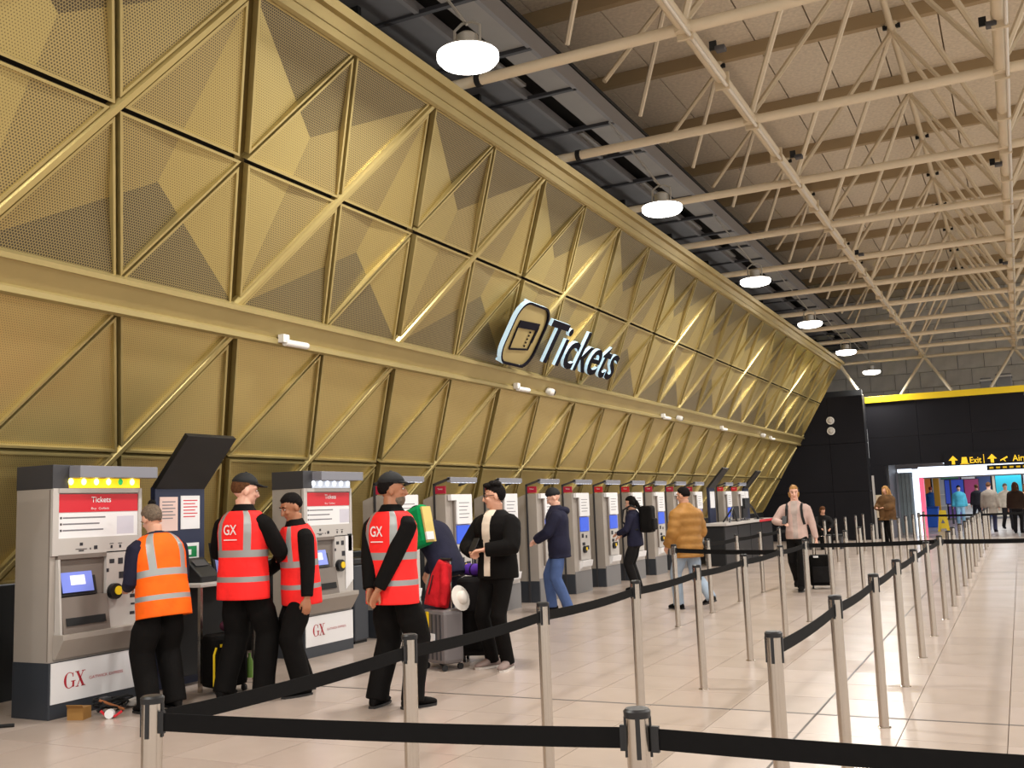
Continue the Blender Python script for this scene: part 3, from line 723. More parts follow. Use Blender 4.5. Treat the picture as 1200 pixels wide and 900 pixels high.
def big_machine(y, lab, lit, wdt=.9):
    t = thing('ticket_machine', lab, 'ticket machine', (-6.83, y, 0), 0, 'large ticket machines')
    d = .42
    bd = ones('body', lambda b: (b.box((-d, 0, .43), (-.10, wdt, 1.78)), b.box((-.10, 0, .43), (-.02, wdt, .66)), b.box((-.10, 0, 1.25), (-.02, wdt, 1.78)), b.box((-.10, 0, .66), (-.02, .05, 1.25)), b.box((-.10, .53, .66), (-.02, wdt, 1.25))), M_kiosk, t)
    ones('side_seam', lambda b: b.box((-.035, -.003, .44), (-.028, wdt+.003, 1.77)), M_kiosk_dk, t)
    ones('plinth', lambda b: (b.box((-d-.005, -.004, 0), (-.005, wdt+.004, .43)), b.box((-.006, 0, 0), (0.0, wdt, .11))), M_slate, t, bevel=.004)
    wp = ones('kick_panel', lambda b: b.box((-.004, .012, .115), (.004, wdt-.012, .425)), M_paper, t)
    ones('logo', lambda b: serif_gx(b, .13, .215, .12, .0042), M_logo, wp)
    put_text('lettering', 'GATWICK EXPRESS', M_logo, wp, (.0042, .37, .255), (0, 1, 0), (0, 0, 1), .022, .34)
    ones('cap', lambda b: (b.box((-d-.004, -.004, 1.78), (-.01, wdt, 1.97)), b.box((-.02, -.004, 1.78), (.004, .15, 1.97))), M_dkgrey, t, bevel=.004)
    ones('header_bar', lambda b: b.box((.0, .15, 1.865), (.13, wdt+.06, 1.96)), mat('header_grey', (128, 128, 136), .45), t, bevel=.004)
    mg = mat('bulb_strip_yellow', (250, 196, 20), .4, emit=.9) if lit == 'yellow' else mat('bulb_strip_white', (206, 214, 226), .4, emit=.35)
    mbulb = mat('bulb_yellow', (255, 240, 130), .3, emit=4) if lit == 'yellow' else mat('bulb_white', (240, 246, 255), .3, emit=1.6)
    st = ones('light_strip', lambda b: b.box((-.01, .06, 1.785), (.002, wdt-.02, 1.862)), mg, t)
    for k in range(6): ones('bulb', lambda b: b.ell((.012, .16+k*.125, 1.835), (.02, .022, .028), 10, 6), mbulb if (lit != 'yellow' or k != 4) else mat('bulb_green', (40, 170, 90), .3, emit=.8), st, smooth=60)
    ones('front_frame', lambda b: (b.box((-.022, 0, 1.25), (.006, .055, 1.782)), b.box((-.022, wdt-.035, .62), (.006, wdt, 1.782)), b.box((-.022, .05, 1.745), (.006, wdt-.03, 1.782))), M_kiosk_lt, t)
    po = ones('poster', lambda b: b.box((-.02, .055, 1.385), (-.004, wdt-.035, 1.59)), M_paper, t)
    ones('poster_line', lambda b: [b.box((-.004, .10, 1.54-k*.05), (-.003, .10+(.42, .36, .4)[k], 1.552-k*.05)) for k in range(3)], M_ink, po)
    ones('poster_bullet', lambda b: [b.box((-.004, .075, 1.537-k*.05), (-.003, .092, 1.555-k*.05)) for k in range(3)], M_inkd, po)
    ones('card_diagram', lambda b: (b.box((-.004, .64, 1.40), (-.0034, .82, 1.55)), [b.box((-.0032, .66, 1.45+k*.03), (-.0028, .8, 1.455+k*.03)) for k in range(3)]), [mat('pale_lilac', (206, 202, 212), .6)], po)
    rd = ones('red_header', lambda b: b.box((-.02, .06, 1.59), (0, wdt-.04, 1.735)), M_red, t)
    put_text('lettering', 'Tickets', M_paper, rd, (0, .37, 1.668), (0, 1, 0), (0, 0, 1), .045, .2, .008)
    put_text('lettering', 'Buy  Collect', M_paper, rd, (0, .37, 1.61), (0, 1, 0), (0, 0, 1), .017, .18)
    ones('control_panel', lambda b: (b.box((-.02, .05, 1.25), (.004, wdt-.035, 1.385)), b.box((-.02, .53, .62), (.004, wdt-.03, 1.26))), M_kiosk_lt, t)
    ones('panel_icons', lambda b: [b.box((.004, a, c), (.006, a+e, c+f)) for a, c, e, f in ((.26, 1.32, .03, .025), (.22, 1.29, .11, .006), (.25, 1.275, .05, .01), (.40, 1.285, .035, .03), (.36, 1.285, .01, .015), (.56, 1.32, .04, .006), (.57, 1.285, .02, .025), (.65, 1.32, .04, .006), (.66, 1.285, .02, .025), (.56, 1.16, .05, .035), (.65, 1.15, .05, .05), (.53, 1.09, .025, .03), (.66, 1.03, .06, .055), (.79, .98, .03, .05), (.78, .86, .05, .03), (.79, .80, .04, .015), (.78, .72, .05, .025))], M_inkd, t)['kind'] = 'stuff'
    ones('card_slot', lambda b: b.box((.004, .775, 1.08), (.012, .845, 1.27)), M_blackm, t)
    cr = ones('card_reader', lambda b: b.tube([(.0, .60, .93), (.05, .60, .93)], .065, 18), M_black, t, smooth=40)
    ones('contactless_pad', lambda b: b.tube([(.048, .615, .935), (.06, .615, .935)], .036, 16), M_yellow, cr, smooth=40)
    # screen recess with a tilted touch screen, receipt slot and tray
    rc = ones('screen_recess', lambda b: (b.box((-.03, .055, 1.22), (.006, .53, 1.255)), b.box((-.099, .051, .66), (-.09, .529, 1.249))), M_kiosk_dk, t)
    ones('bezel', lambda b: b.prism([(.004, .075, .93), (.004, .44, .93), (-.055, .44, 1.2), (-.055, .075, 1.2)], (-.02, 0, -.01)), M_black, rc)
    sc_ = ones('touch_screen', lambda b: b.prism([(.006, .105, .955), (.006, .405, .955), (-.047, .405, 1.175), (-.047, .105, 1.175)], (.004, 0, .001)), M_screen, rc)
    ones('screen_banner', lambda b: b.prism([(-.038, .105, 1.135), (-.038, .405, 1.135), (-.047, .405, 1.174), (-.047, .105, 1.174)], (.0062, 0, .0015)), mat('screen_banner', (150, 110, 150), .3, emit=.35), sc_)
    ones('screen_window', lambda b: b.prism([(-.008, .19, 1.01), (-.008, .33, 1.01), (-.026, .33, 1.085), (-.026, .19, 1.085)], (.0065, 0, .0015)), mat('screen_white', (225, 226, 240), .3, emit=.5), sc_)
    ones('side_rail', lambda b: b.prism([(.05, .052, .62), (.01, .052, 1.22), (-.02, .052, 1.22), (-.02, .052, .62)], (0, .02, 0)), M_kiosk_lt, rc)
    ones('lower_panel', lambda b: b.prism([(-.02, .075, .62), (.07, .075, .62), (.02, .075, .92), (-.02, .075, .92)], (0, .45, 0)), M_kiosk_dk, rc)
    ones('receipt_slot', lambda b: b.prism([(.062, .1, .70), (.062, .48, .70), (.05, .48, .76), (.05, .1, .76)], (.006, 0, 0)), M_blackm, rc)
    ones('tray', lambda b: b.prism([(-.02, .04, .45), (.008, .04, .45), (.10, .04, .60), (.10, .04, .64), (-.02, .04, .64)], (0, wdt-.06, 0)), M_kiosk, t, bevel=.004)
    if lit != 'yellow':
        ones('side_flag', lambda b: b.prism([(.008, .72, .66), (.008, .86, .76), (.008, .86, 1.25), (.008, .72, 1.25)], (.004, 0, 0)), M_paper, t)
    return t
big_machine(3.93, 'large grey ticket machine cut off at the left edge', 'white')
big_machine(5.50, 'large grey ticket machine with yellow lit strip, nearest in full view', 'yellow')
big_machine(8.62, 'large grey ticket machine with white lit strip behind the two red vests', 'white', .86)

def slim_machine(i_, y):
    t = thing('slim_ticket_machine', 'slim grey ticket machine with red flag sign, %s along the gold wall' % ORD[i_], 'ticket machine', (-6.85, y, 0), 0, 'slim ticket machines')
    W_ = .73
    ones('plinth', lambda b: b.box((-.36, 0, 0), (-.012, W_, .33)), M_slate, t, bevel=.004)
    ones('front_plinth', lambda b: b.box((-.012, .01, 0), (0, W_, .37)), M_grey, t)
    ones('body', lambda b: b.box((-.165, .0, .33), (-.01, W_, 1.70)), M_kiosk, t, bevel=.004)
    ones('rear_body', lambda b: b.prism([(-.36, .005, .33), (-.19, .005, .33), (-.19, .005, 1.70), (-.36, .005, 1.64)], (0, W_-.01, 0)), M_kiosk, t)
    ones('fin', lambda b: b.box((-.192, -.012, .0), (-.163, .03, 1.845)), M_dkgrey, t)
    ones('canopy', lambda b: b.prism([(-.19, -.012, 1.82), (.07, -.012, 1.895), (.07, -.012, 1.925), (-.19, -.012, 1.85)], (0, .05, 0)), M_dkgrey, t)
    ones('canopy', lambda b: b.prism([(-.19, W_-.05, 1.82), (.07, W_-.05, 1.895), (.07, W_-.05, 1.925), (-.19, W_-.05, 1.85)], (0, .05, 0)), M_dkgrey, t)
    hd = ones('header_bar', lambda b: b.box((.03, -.012, 1.86), (.085, W_, 1.93)), mat('header_grey', (128, 128, 136), .45), t, bevel=.004)
    ones('header_light', lambda b: [b.box((.035+.0, .08+k*.11, 1.852), (.08, .14+k*.11, 1.861)) for k in range(6)], mat('header_led', (214, 220, 235), .4, emit=.7), hd)
    fl_ = ones('flag_sign', lambda b: b.box((-.16, -.004, 1.712), (-.005, .02, 1.815)), (M_red if i_ in (5, 6, 10, 11) else M_crimson), t)
    put_text('lettering', 'Tickets', M_paper, fl_, (-.12, -.004, 1.765), (1, 0, 0), (0, 0, 1), .022, .075, .006)
    ones('front_panel', lambda b: b.box((-.012, .16, .37), (0, W_-.02, 1.69)), M_kiosk_lt, t)
    br = ones('poster_board', lambda b: (b.box((0, .05, 1.62), (.05, .62, 1.70)), b.box((0, .2, 1.30), (.05, .62, 1.62))), M_paper, t)
    ones('poster_line', lambda b: [b.box((.05, .26, 1.58-k*.05), (.0512, .26+.28*(1-.12*(k % 3)), 1.59-k*.05)) for k in range(5)], M_ink, br)
    ones('recess_side', lambda b: b.box((.0, .16, .56), (.03, .2, 1.62)), M_kiosk_dk, t)
    ones('screen', lambda b: b.box((0, .22, 1.04), (.035, .60, 1.28)), M_screen2 if i_ % 3 else M_screen, t)
    cp = ones('control_panel', lambda b: b.box((0, .21, .56), (.03, .62, 1.03)), M_kiosk_lt, t)
    ones('keypad', lambda b: [b.box((.03, a, c), (.034, a+e, c+f)) for a, c, e, f in ((.26, .93, .09, .07), (.44, .92, .06, .05), (.28, .80, .12, .05), (.45, .72, .12, .07))], M_inkd, cp)['kind'] = 'stuff'
    cr = ones('card_reader', lambda b: b.tube([(.02, .34, .73), (.07, .34, .73)], .06, 12), M_black, cp, smooth=40)
    ones('contactless_pad', lambda b: b.tube([(.068, .37, .74), (.078, .37, .74)], .03, 10), M_yellow, cp, smooth=40)
    ones('collection_tray', lambda b: b.prism([(0, .2, .40), (.05, .2, .44), (.07, .2, .54), (0, .2, .54)], (0, .44, 0)), M_paper, t)
    return t
slim_y = [10.24, 11.64, 13.06, 14.47, 15.89, 17.30, 18.71, 20.10, 21.52, 22.98, 25.72, 27.14]
for i_, y in enumerate(slim_y): slim_machine(i_, y)

# litter bin between the large and the slim machines
t = thing('litter_bin', 'dark litter bin between the large and slim ticket machines', 'bin', (-7.15, 9.86, 0))
ones('body', lambda b: b.box((-.17, -.14, .03), (.17, .14, .9)), M_slate, t, bevel=.02); ones('lid', lambda b: b.box((-.18, -.15, .9), (.18, .15, .98)), M_black, t, bevel=.02)
ones('foot', lambda b: b.box((-.15, -.12, 0), (.15, .12, .03)), M_blackm, t)

# information stands with tilted head boards
M_navy = mat('navy_board', (30, 38, 66), .5)
def info_stand(x, y, lab, wd=.62, papers=True):
    t = thing('information_stand', lab, 'information stand', (x, y, 0), 0, 'information stands')
    ones('upright', lambda b: b.box((-.06, 0, .0), (0, wd, 1.80)), M_navy, t, bevel=.006)
    ones('head_board', lambda b: b.prism([(-.05, .0, 1.80), (-.0, .0, 1.78), (.40, .0, 2.24), (.36, .0, 2.27)], (0, wd, 0)), M_black, t, bevel=.004)
    if papers:
        for y0, z0, w_, h_, m_, s in ((.05, 1.40, .22, .31, mat('paper_pink', (226, 196, 186), .7), 0), (.31, 1.41, .24, .31, M_paper, 1), (.02, 1.20, .15, .17, M_paper, 2), (.30, 1.12, .24, .16, M_paper, 3)):
            p = ones('notice', lambda b: b.box((0, y0, z0), (.006, y0+w_, z0+h_)), m_, t)
            if s == 3: ones('green_sign', lambda b: b.box((.006, y0+.04, z0+.03), (.008, y0+w_-.03, z0+h_-.03)), mat('sign_green', (10, 130, 70), .5), p); ones('white_mark', lambda b: b.box((.008, y0+.1, z0+.05), (.009, y0+.14, z0+.1)), M_paper, p)
            else: ones('print_line', lambda b: [b.box((.006, y0+.03, z0+h_-.05-k*.03), (.0065, y0+w_-.03-.03*(k % 2), z0+h_-.04-k*.03)) for k in range(6)], M_ink if s != 1 else M_red, p)
    else:
        ones('notice', lambda b: b.box((0, .08, 1.3), (.006, wd-.08, 1.7)), M_paper, t)
    return t
info_stand(-7.0, 6.72, 'navy information stand with tilted black head board between the large machines')
info_stand(-6.75, 24.0, 'navy information stand with tilted board among the far slim machines', .55, False)
info_stand(-6.95, 28.3, 'furthest information stand with tilted black board past last machine', .55, False)
# small table with payment terminal in front of the near stand
t = thing('service_table', 'small steel legged table in front of the navy information stand', 'table', (-6.9, 6.75, 0))
ones('tabletop', lambda b: b.box((0, 0, .90), (.42, .75, .93)), M_kiosk_lt, t, bevel=.005)
for x_, y_ in ((.02, .02), (.38, .02), (.02, .71), (.38, .71)): ones('leg', lambda b: b.box((x_-.015, y_-.0, 0), (x_+.015, y_+.03, .9)), M_steel, t)
ones('modesty_panel', lambda b: b.box((.03, .05, .1), (.05, .7, .88)), M_blackm, t)
t = thing('payment_terminal', 'black payment terminal on the small table', 'terminal', (-6.72, 6.9, .931))
ones('body', lambda b: b.prism([(-.1, 0, 0), (.1, 0, 0), (.1, 0, .05), (-.1, 0, .22)], (0, .24, 0)), M_black, t, bevel=.01); ones('screen', lambda b: b.prism([(-.06, .04, .195), (-.06, .2, .195), (0, .2, .142), (0, .04, .142)], (.003, 0, .004)), M_dkgrey, t)
t = thing('tablet_screen', 'bluish tablet screen beside the payment terminal', 'tablet', (-6.78, 7.22, .931))
ones('stand', lambda b: b.box((-.05, .02, 0), (.05, .2, .02)), M_black, t); ones('display', lambda b: b.prism([(0, 0, .02), (.03, 0, .02), (-.03, 0, .34), (-.06, 0, .34)], (0, .24, 0)), M_blackm, t); ones('glass', lambda b: b.prism([(.031, .02, .05), (.031, .22, .05), (-.023, .22, .32), (-.023, .02, .32)], (.002, 0, 0)), mat('tablet_glass', (96, 104, 160), .3, emit=.2), t)

# far counter
t = thing('service_counter', 'long black service counter with pale top beyond the slim machines', 'counter', (-6.55, 22.6, 0))
ones('front', lambda b: b.box((.05, .05, 0), (.48, 5.0, .9)), M_blackm, t, bevel=.01); ones('worktop', lambda b: b.box((0, 0, .90), (.56, 5.1, .96)), M_kiosk_lt, t, bevel=.005)
ones('red_strip', lambda b: b.box((.562, 3.2, .895), (.57, 5.1, .955)), M_red, t)
for k in range(4): ones('front_panel_joint', lambda b: b.box((.48, .1+k*1.22, .05), (.486, 1.25+k*1.22, .86)), M_black, t, bevel=.004)
for i_, (y, lab) in enumerate(((23.3, 'black folding display easel on the far counter'), (26.2, 'black monitor arm leaning on the far counter'))):
    t = thing('counter_stand', lab, 'stand', (-6.1, y, .96))
    if i_ == 0: ones('leg', lambda b: b.tube([(0, 0, 0), (0, .35, .34)], .02, 6), M_black, t); ones('leg', lambda b: b.tube([(0, .7, 0), (0, .35, .34)], .02, 6), M_black, t); ones('rear_leg', lambda b: b.tube([(-.25, .35, 0), (0, .35, .34)], .02, 6), M_black, t)
    else: ones('arm', lambda b: b.tube([(0, 0, 0), (-.1, -.2, .3), (-.05, -.9, .45)], .03, 6), M_black, t); ones('head', lambda b: b.box((-.1, -1.2, .3), (-.03, -.7, .55)), M_black, t); ones('base', lambda b: b.box((-.1, -.1, 0), (.1, .1, .02)), M_black, t)
for i_, (y, lab) in enumerate(((24.4, 'small dark box near the middle of the far counter'), (25.3, 'dark monitor at the far end of the counter'))):
    t = thing('counter_monitor', lab, 'monitor', (-6.25, y, .96)); ones('base', lambda b: b.box((-.1, 0, 0), (.1, .2, .02)), M_black, t); ones('panel', lambda b: b.box((-.03, -.15, .06), (.02, .35, .36)), M_black, t, bevel=.008); ones('neck', lambda b: b.box((-.02, .08, .02), (.0, .12, .1)), M_black, t)

# ------------------------------------------------------------------ people
HAIR = {'black': mat('hair_black', (22, 18, 17), .85, noise=.2, scale=60, bump=.5, bscale=90, spec=.12), 'grey': mat('hair_grey', (112, 98, 84), .85, noise=.25, scale=60, bump=.5, bscale=90, spec=.12),
        'blond': mat('hair_blond', (176, 132, 82), .85, noise=.25, scale=40, bump=.5, bscale=70, spec=.12), 'brown': mat('hair_brown', (92, 60, 38), .85, noise=.25, scale=40, bump=.5, bscale=70, spec=.12), 'red': mat('hair_red', (150, 48, 36), .6)}
M_eye = mat('eye_dark', (24, 18, 16), .2); M_eyew = mat('eye_white', (220, 214, 206), .3); M_lip = mat('lips', (158, 84, 76), .5)
M_reflect = mat('reflective_tape', (158, 160, 158), .45, .3)
M_vestred = cloth('vest_red', (255, 46, 44), .7); M_vestor = cloth('vest_orange', (255, 104, 14), .7)
M_blk = cloth('fabric_black', (17, 15, 14), spec=.12); M_blk2 = cloth('fabric_charcoal', (26, 24, 24), spec=.15); M_navyf = cloth('fabric_navy', (30, 30, 50)); M_sole = mat('shoe_sole', (214, 206, 198), .6); M_soled = mat('shoe_sole_dark', (26, 24, 24), .6)
def ik(S, Wt, l1, l2, pole):
    S, Wt = V(S), V(Wt); d = Wt-S; L_ = min(d.length, (l1+l2)*.999); d.normalize(); Wt = S+d*L_
    a = (l1*l1-l2*l2+L_*L_)/(2*L_); h = math.sqrt(max(l1*l1-a*a, 0)); p = V(pole); p = (p-d*d.dot(p)).normalized()
    return S+d*a+p*h, Wt
TOR = [(-.13, .150, .108), (-.05, .166, .118), (.03, .163, .116), (.13, .150, .106), (.25, .160, .112), (.36, .180, .120), (.43, .182, .113), (.485, .150, .092), (.525, .09, .072), (.56, .062, .062)]
def smooth01(x): x = max(0, min(1, x)); return x*x*(3-2*x)
def person(name, label, loc, rz, H=1.75, lean=0.0, head=(0, 0), hands=None, feet=None, skin=0, hair='short', haircol='black', top=None, trouser=None, shoe=None, sole=None,
           bulk=.015, hem=-.12, sleeve=.012, vest=None, cap=None, res=.011, puff=0, hip_y=0.0, hip_drop=0.0, group=None, collar=None, inner=None, leg_r=1.0, glasses=False, hood=False, straps=False, band=False, fingers=True, curl=.45, skirt=0.0, beard=None, width=1.0):
    t = thing(name, label, 'person', loc, rz, group); s = H/1.75
    hz = .93-hip_drop
    def spine(q):
        n = 12; p = V((0, hip_y, hz)); st = q/n
        for k in range(n):
            a = lean*(.45+.55*max(0, min(1, ((k+.5)*st)/.56))); p = p+V((0, math.sin(a), math.cos(a)))*st
        a = lean*(.45+.55*max(0, min(1, q/.56))); return p, a
    def sp(q, x=0, y=0):
        p, a = spine(q); return (p+V((x*width, 0, 0))+V((0, math.cos(a), -math.sin(a)))*y)*s
    def torso_rings(prof, inf, n=28, back=0.0):
        rings = []
        for q, rx, ry in prof:
            k = inf*(1.0 if q < .5 else max(.25, 1-(q-.5)*9))
            if puff: k += puff*(abs(math.sin(q*26))-.3) if q < .5 else 0
            rings.append([sp(q, (rx+k)*math.copysign(abs(math.cos(2*math.pi*j/n))**.85, math.cos(2*math.pi*j/n)), (ry+k)*math.copysign(abs(math.sin(2*math.pi*j/n))**.9, math.sin(2*math.pi*j/n))) for j in range(n)])
        return rings
    def interp(prof, m_):
        o_ = []
        for k in range(m_+1):
            q = prof[0][0]+(prof[-1][0]-prof[0][0])*k/m_
            for a, c in zip(prof, prof[1:]):
                if a[0] <= q <= c[0]+1e-9:
                    f = (q-a[0])/(c[0]-a[0]); o_.append((q, a[1]+f*(c[1]-a[1]), a[2]+f*(c[2]-a[2]))); break
        return o_
    # --- limbs
    feet = feet or {}; hands = hands or {}
    J = {}
    for sd, sg in (('L', -1), ('R', 1)):
        fx, fy, fr, fz = feet.get(sd, (sg*.10, 0.0, sg*-.12, 0.0))
        Hj = V((sg*.088*width, hip_y, hz-.03)); An = V((fx, fy, .085+fz))
        Kn, An = ik(Hj, An, .43, .425, (sg*.08, 1, 0))
        J['leg', sd] = (Hj*s, Kn*s, An*s, fr, fz)
        S_ = sp(.445, sg*.185, -.01)/s
        hd_, pole = hands.get(sd, ((sg*.27, .02, .83), (sg*.5, -1, -.2)))
        El, Wr = ik(S_, V(hd_), .285, .265, pole); J['arm', sd] = (S_*s, El*s, Wr*s)
    # --- head frame
    nb_, a_ = spine(.56); nb_ = nb_*s
    HM = Matrix.Rotation(-a_*.6, 4, 'X') @ Matrix.Rotation(head[0], 4, 'Z') @ Matrix.Rotation(head[1], 4, 'X')
    hc = nb_+(Matrix.Rotation(-a_*.8, 4, 'X') @ V((0, .02, .128)))*s
    HM = Matrix.Translation(hc) @ HM @ Matrix.Scale(s, 4)
    # --- continuous body
    b = MB()
    b.loft(torso_rings(TOR, -.012, 18))
    b.tube([sp(.50), nb_, hc+HM.to_3x3() @ V((0, -.015, -.06))], [.072*s, .063*s, .06*s], 14)
    b.ell((0, -.012, .028), (.075, .096, .092), 18, 12, M=HM); b.ell((0, .022, -.04), (.057, .068, .078), 16, 10, M=HM); b.ell((0, .066, -.088), (.025, .022, .02), 10, 6, M=HM)
    b.tube([HM @ V((0, .082, .022)), HM @ V((0, .098, -.005)), HM @ V((0, .108, -.028)), HM @ V((0, .09, -.036))], [.010*s, .012*s, .016*s, .012*s], 8)
    for sg in (-1, 1):
        b.ell((sg*.076, -.008, -.008), (.011, .02, .033), 10, 7, M=HM); b.ell((sg*.033, .072, -.018), (.022, .02, .018), 8, 6, M=HM)
        b.ell((sg*.03, .076, .034), (.026, .014, .01), 8, 6, M=HM)
    for sd, sg in (('L', -1), ('R', 1)):
        S_, El, Wr = J['arm', sd]; b.tube([S_, S_.lerp(El, .5), El, El.lerp(Wr, .4), Wr], [.056*s, .048*s, .042*s, .042*s, .028*s], 12)
        d = (Wr-El).normalized(); side = d.cross(V((0, 0, 1)))
        if side.length < .1: side = V((0, 1, 0))
        side.normalize()
        up = side.cross(d).normalized()
        if abs(d.z) > .6:       # hanging hand: palm turned to the thigh
            side = V((0, 1, 0)); side = (side-d*d.dot(side)).normalized(); up = side.cross(d).normalized()*sg
        pc = Wr+d*.085*s
        b.tube([Wr-d*.01*s, Wr+d*.03*s, Wr+d*.075*s, pc+d*.01*s], [(.026*s, .02*s), (.038*s, .017*s), (.042*s, .015*s), (.036*s, .012*s)], 12, side=side)
        inward = -up*sg if abs(d.z) > .6 else -up
        for k, (o_, ln) in enumerate(((-.031, .066), (-.0105, .076), (.0105, .072), (.031, .056)) if fingers else ((-.02, .07), (.02, .07))):
            p0 = Wr+d*.075*s+side*o_*s; dd = d.copy(); pts = [p0]
            for j in range(3):
                dd = (dd+inward*curl*(.6 if j == 0 else 1)).normalized(); pts.append(pts[-1]+dd*ln*s*(.45, .32, .25)[j])
            b.tube(pts, [.0095*s, .009*s, .0085*s, .0065*s], 8)
        ts = side*(1 if abs(d.z) > .6 else -sg)
        b.tube([Wr+d*.02*s+ts*.022*s, Wr+d*.045*s+ts*.045*s+inward*.012*s, Wr+d*.075*s+ts*.05*s+inward*.028*s, Wr+d*.095*s+ts*.042*s+inward*.036*s], [.013*s, .012*s, .010*s, .007*s], 8)
        Hj, Kn, An, fr, fz = J['leg', sd]; b.tube([Hj, Hj.lerp(Kn, .5), Kn, Kn.lerp(An, .35), An, An-V((0, 0, .03*s))], [.075*s, .066*s, .05*s, .05*s, .034*s, .034*s], 12)
    fuse(b, 'body', [M_skin[skin]], t, min(res, .0085) if fingers else res, 2, .4)
    # --- face
    if res < .02:
        for sg in (-1, 1):
            e = ones('eye', lambda q: q.ell((sg*.031, .083, .012), (.010, .007, .006), 8, 6, M=HM), M_eyew, t, smooth=60)
            ones('iris', lambda q: q.ell((sg*.031, .0885, .012), (.006, .004, .006), 8, 5, M=HM), M_eye, e, smooth=60)
            ones('eyebrow', lambda q: q.tube([HM @ V((sg*.014, .092, .034)), HM @ V((sg*.032, .092, .04)), HM @ V((sg*.05, .082, .035))], .0042*s, 6), HAIR[haircol if haircol != 'blond' else 'brown'], t)
        ones('mouth', lambda q: q.tube([HM @ V((-.023, .079, -.06)), HM @ V((0, .09, -.058)), HM @ V((.023, .079, -.06))], [.002*s, .0055*s, .002*s], 6), M_lip, t)
        if glasses: ones('glasses', lambda q: [(q.tube([HM @ V((sg*.031+.024*math.cos(k*math.pi/5), .097, .01+.019*math.sin(k*math.pi/5))) for k in range(11)], .0025*s, 5), q.tube([HM @ V((sg*.055, .097, .014)), HM @ V((sg*.078, .0, .014))], .0025*s, 5)) for sg in (-1, 1)], M_blackm, t)
        if beard: ones('beard', lambda q: q.ell((0, .03, -.055), (.057, .066, .076), 16, 10, M=HM, fn=lambda d: 1.0+.035*smooth01((-d.z-.05)*3)-.15*smooth01((d.z+.1)*4)), beard, t, smooth=60)
    # --- hair
    hm_ = HAIR[haircol]
    if hair:
        def hf(d):
            line = .12+.33*smooth01((d.y-.1)*2.2)-(.7 if hair == 'short' else 1.0)*smooth01((-d.y+.15)*1.6)
            return .93+.15*smooth01((d.z-line)*7)+.012*math.sin(9*d.x+5*d.y)*smooth01((d.z-line)*7)
        h = ones('hair', lambda q: q.ell((0, -.012, .03), (.078, .099, .097), 26, 18, M=HM, fn=hf), hm_, t, smooth=70)
        if hair == 'bun': ones('bun', lambda q: q.ell((.01, -.06, .13), (.035, .035, .03), 12, 8, M=HM), HAIR['black'], t, smooth=70)
        if hair == 'wavy': ones('fringe', lambda q: [q.ell((x_, y_, z_), (.04, .04, .026), 12, 8, M=HM) for x_, y_, z_ in ((-.035, .045, .108), (0, .055, .114), (.035, .045, .11), (-.045, 0, .12), (.045, -.01, .12), (0, 0, .13), (.0, -.05, .115), (-.04, -.04, .11), (.04, -.045, .11))], hm_, t, smooth=70)
        if hair in ('long', 'tied'):
            L_ = .34 if hair == 'long' else .2
            ones('hair_length', lambda q: q.tube([HM @ V((0, -.05, .06)), HM @ V((0, -.095, -.03)), HM @ V((0, -.105, -.12)), HM @ V((0, -.10, -.12-L_*.6)), HM @ V((0, -.085, -.12-L_))], [(.07*s, .05*s), (.085*s, .05*s), (.095*s, .045*s), (.09*s, .04*s), (.05*s, .02*s)] if hair == 'long' else [.04*s, .045*s, .035*s, .03*s, .012*s], 14, side=(1, 0, 0)), hm_, t, smooth=70)
        if hair == 'tied': ones('side_hair', lambda q: [q.ell((sg*.062, -.03, -.015), (.03, .06, .075), 12, 8, M=HM) for sg in (-1, 1)], hm_, t, smooth=70)
        if hair == 'long':
            for sg in (-1, 1): ones('side_lock', lambda q: q.tube([HM @ V((sg*.05, .02, .09)), HM @ V((sg*.085, .02, .0)), HM @ V((sg*.09, .03, -.12)), HM @ V((sg*.085, .045, -.3))], [.03*s, .032*s, .03*s, .01*s], 8), hm_, t, smooth=70)
    if cap:
        kind_, cm = cap
        def cf(d): return .9+.22*smooth01((d.z-(.16 if kind_ == 'cap' else -.02+.3*d.y))*6)
        c_ = ones('cap' if kind_ != 'beanie' else 'beanie', lambda q: q.ell((0, -.012, .035), (.080, .101, .104 if kind_ != 'beanie' else .112), 24, 18, M=HM, fn=cf), cm, t, smooth=70)
        if kind_ == 'cap':
            def peak(q):
                for dz in (0,):
                    top_ = []; 
                    for k in range(9):
                        a = R(-62+k*15.5); top_.append((math.sin(a)*.082, .02+math.cos(a)*.075, .062))
                    for k in range(9):
                        a = R(62-k*15.5); top_.append((math.sin(a)*.076, .085+math.cos(a)*.088, .048-.0*k))
                    q.prism([HM @ V(p) for p in top_], HM.to_3x3() @ V((0, 0, .008)))
            ones('peak', peak, cm, c_); ones('button', lambda q: q.ell((0, -.012, .15), (.012, .012, .008), 8, 5, M=HM), cm, c_)
    # --- trousers
    b = MB(); prof = interp([p for p in TOR if p[0] <= .13], 6)
    b.loft(torso_rings(prof, .008, 22))
    for sd, sg in (('L', -1), ('R', 1)):
        Hj, Kn, An, fr, fz = J['leg', sd]; lr = leg_r*1.08
        b.tube([Hj+V((0, 0, .05*s)), Hj.lerp(Kn, .25), Hj.lerp(Kn, .6), Kn, Kn.lerp(An, .4), Kn.lerp(An, .8), An-V((0, 0, .035*s))], [.094*s, .092*s, .080*s*lr, .070*s*lr, .067*s*lr, .062*s*lr, .064*s*lr], 16)
    fuse(b, 'trousers', [trouser or M_blk], t, max(res, .012), 4)
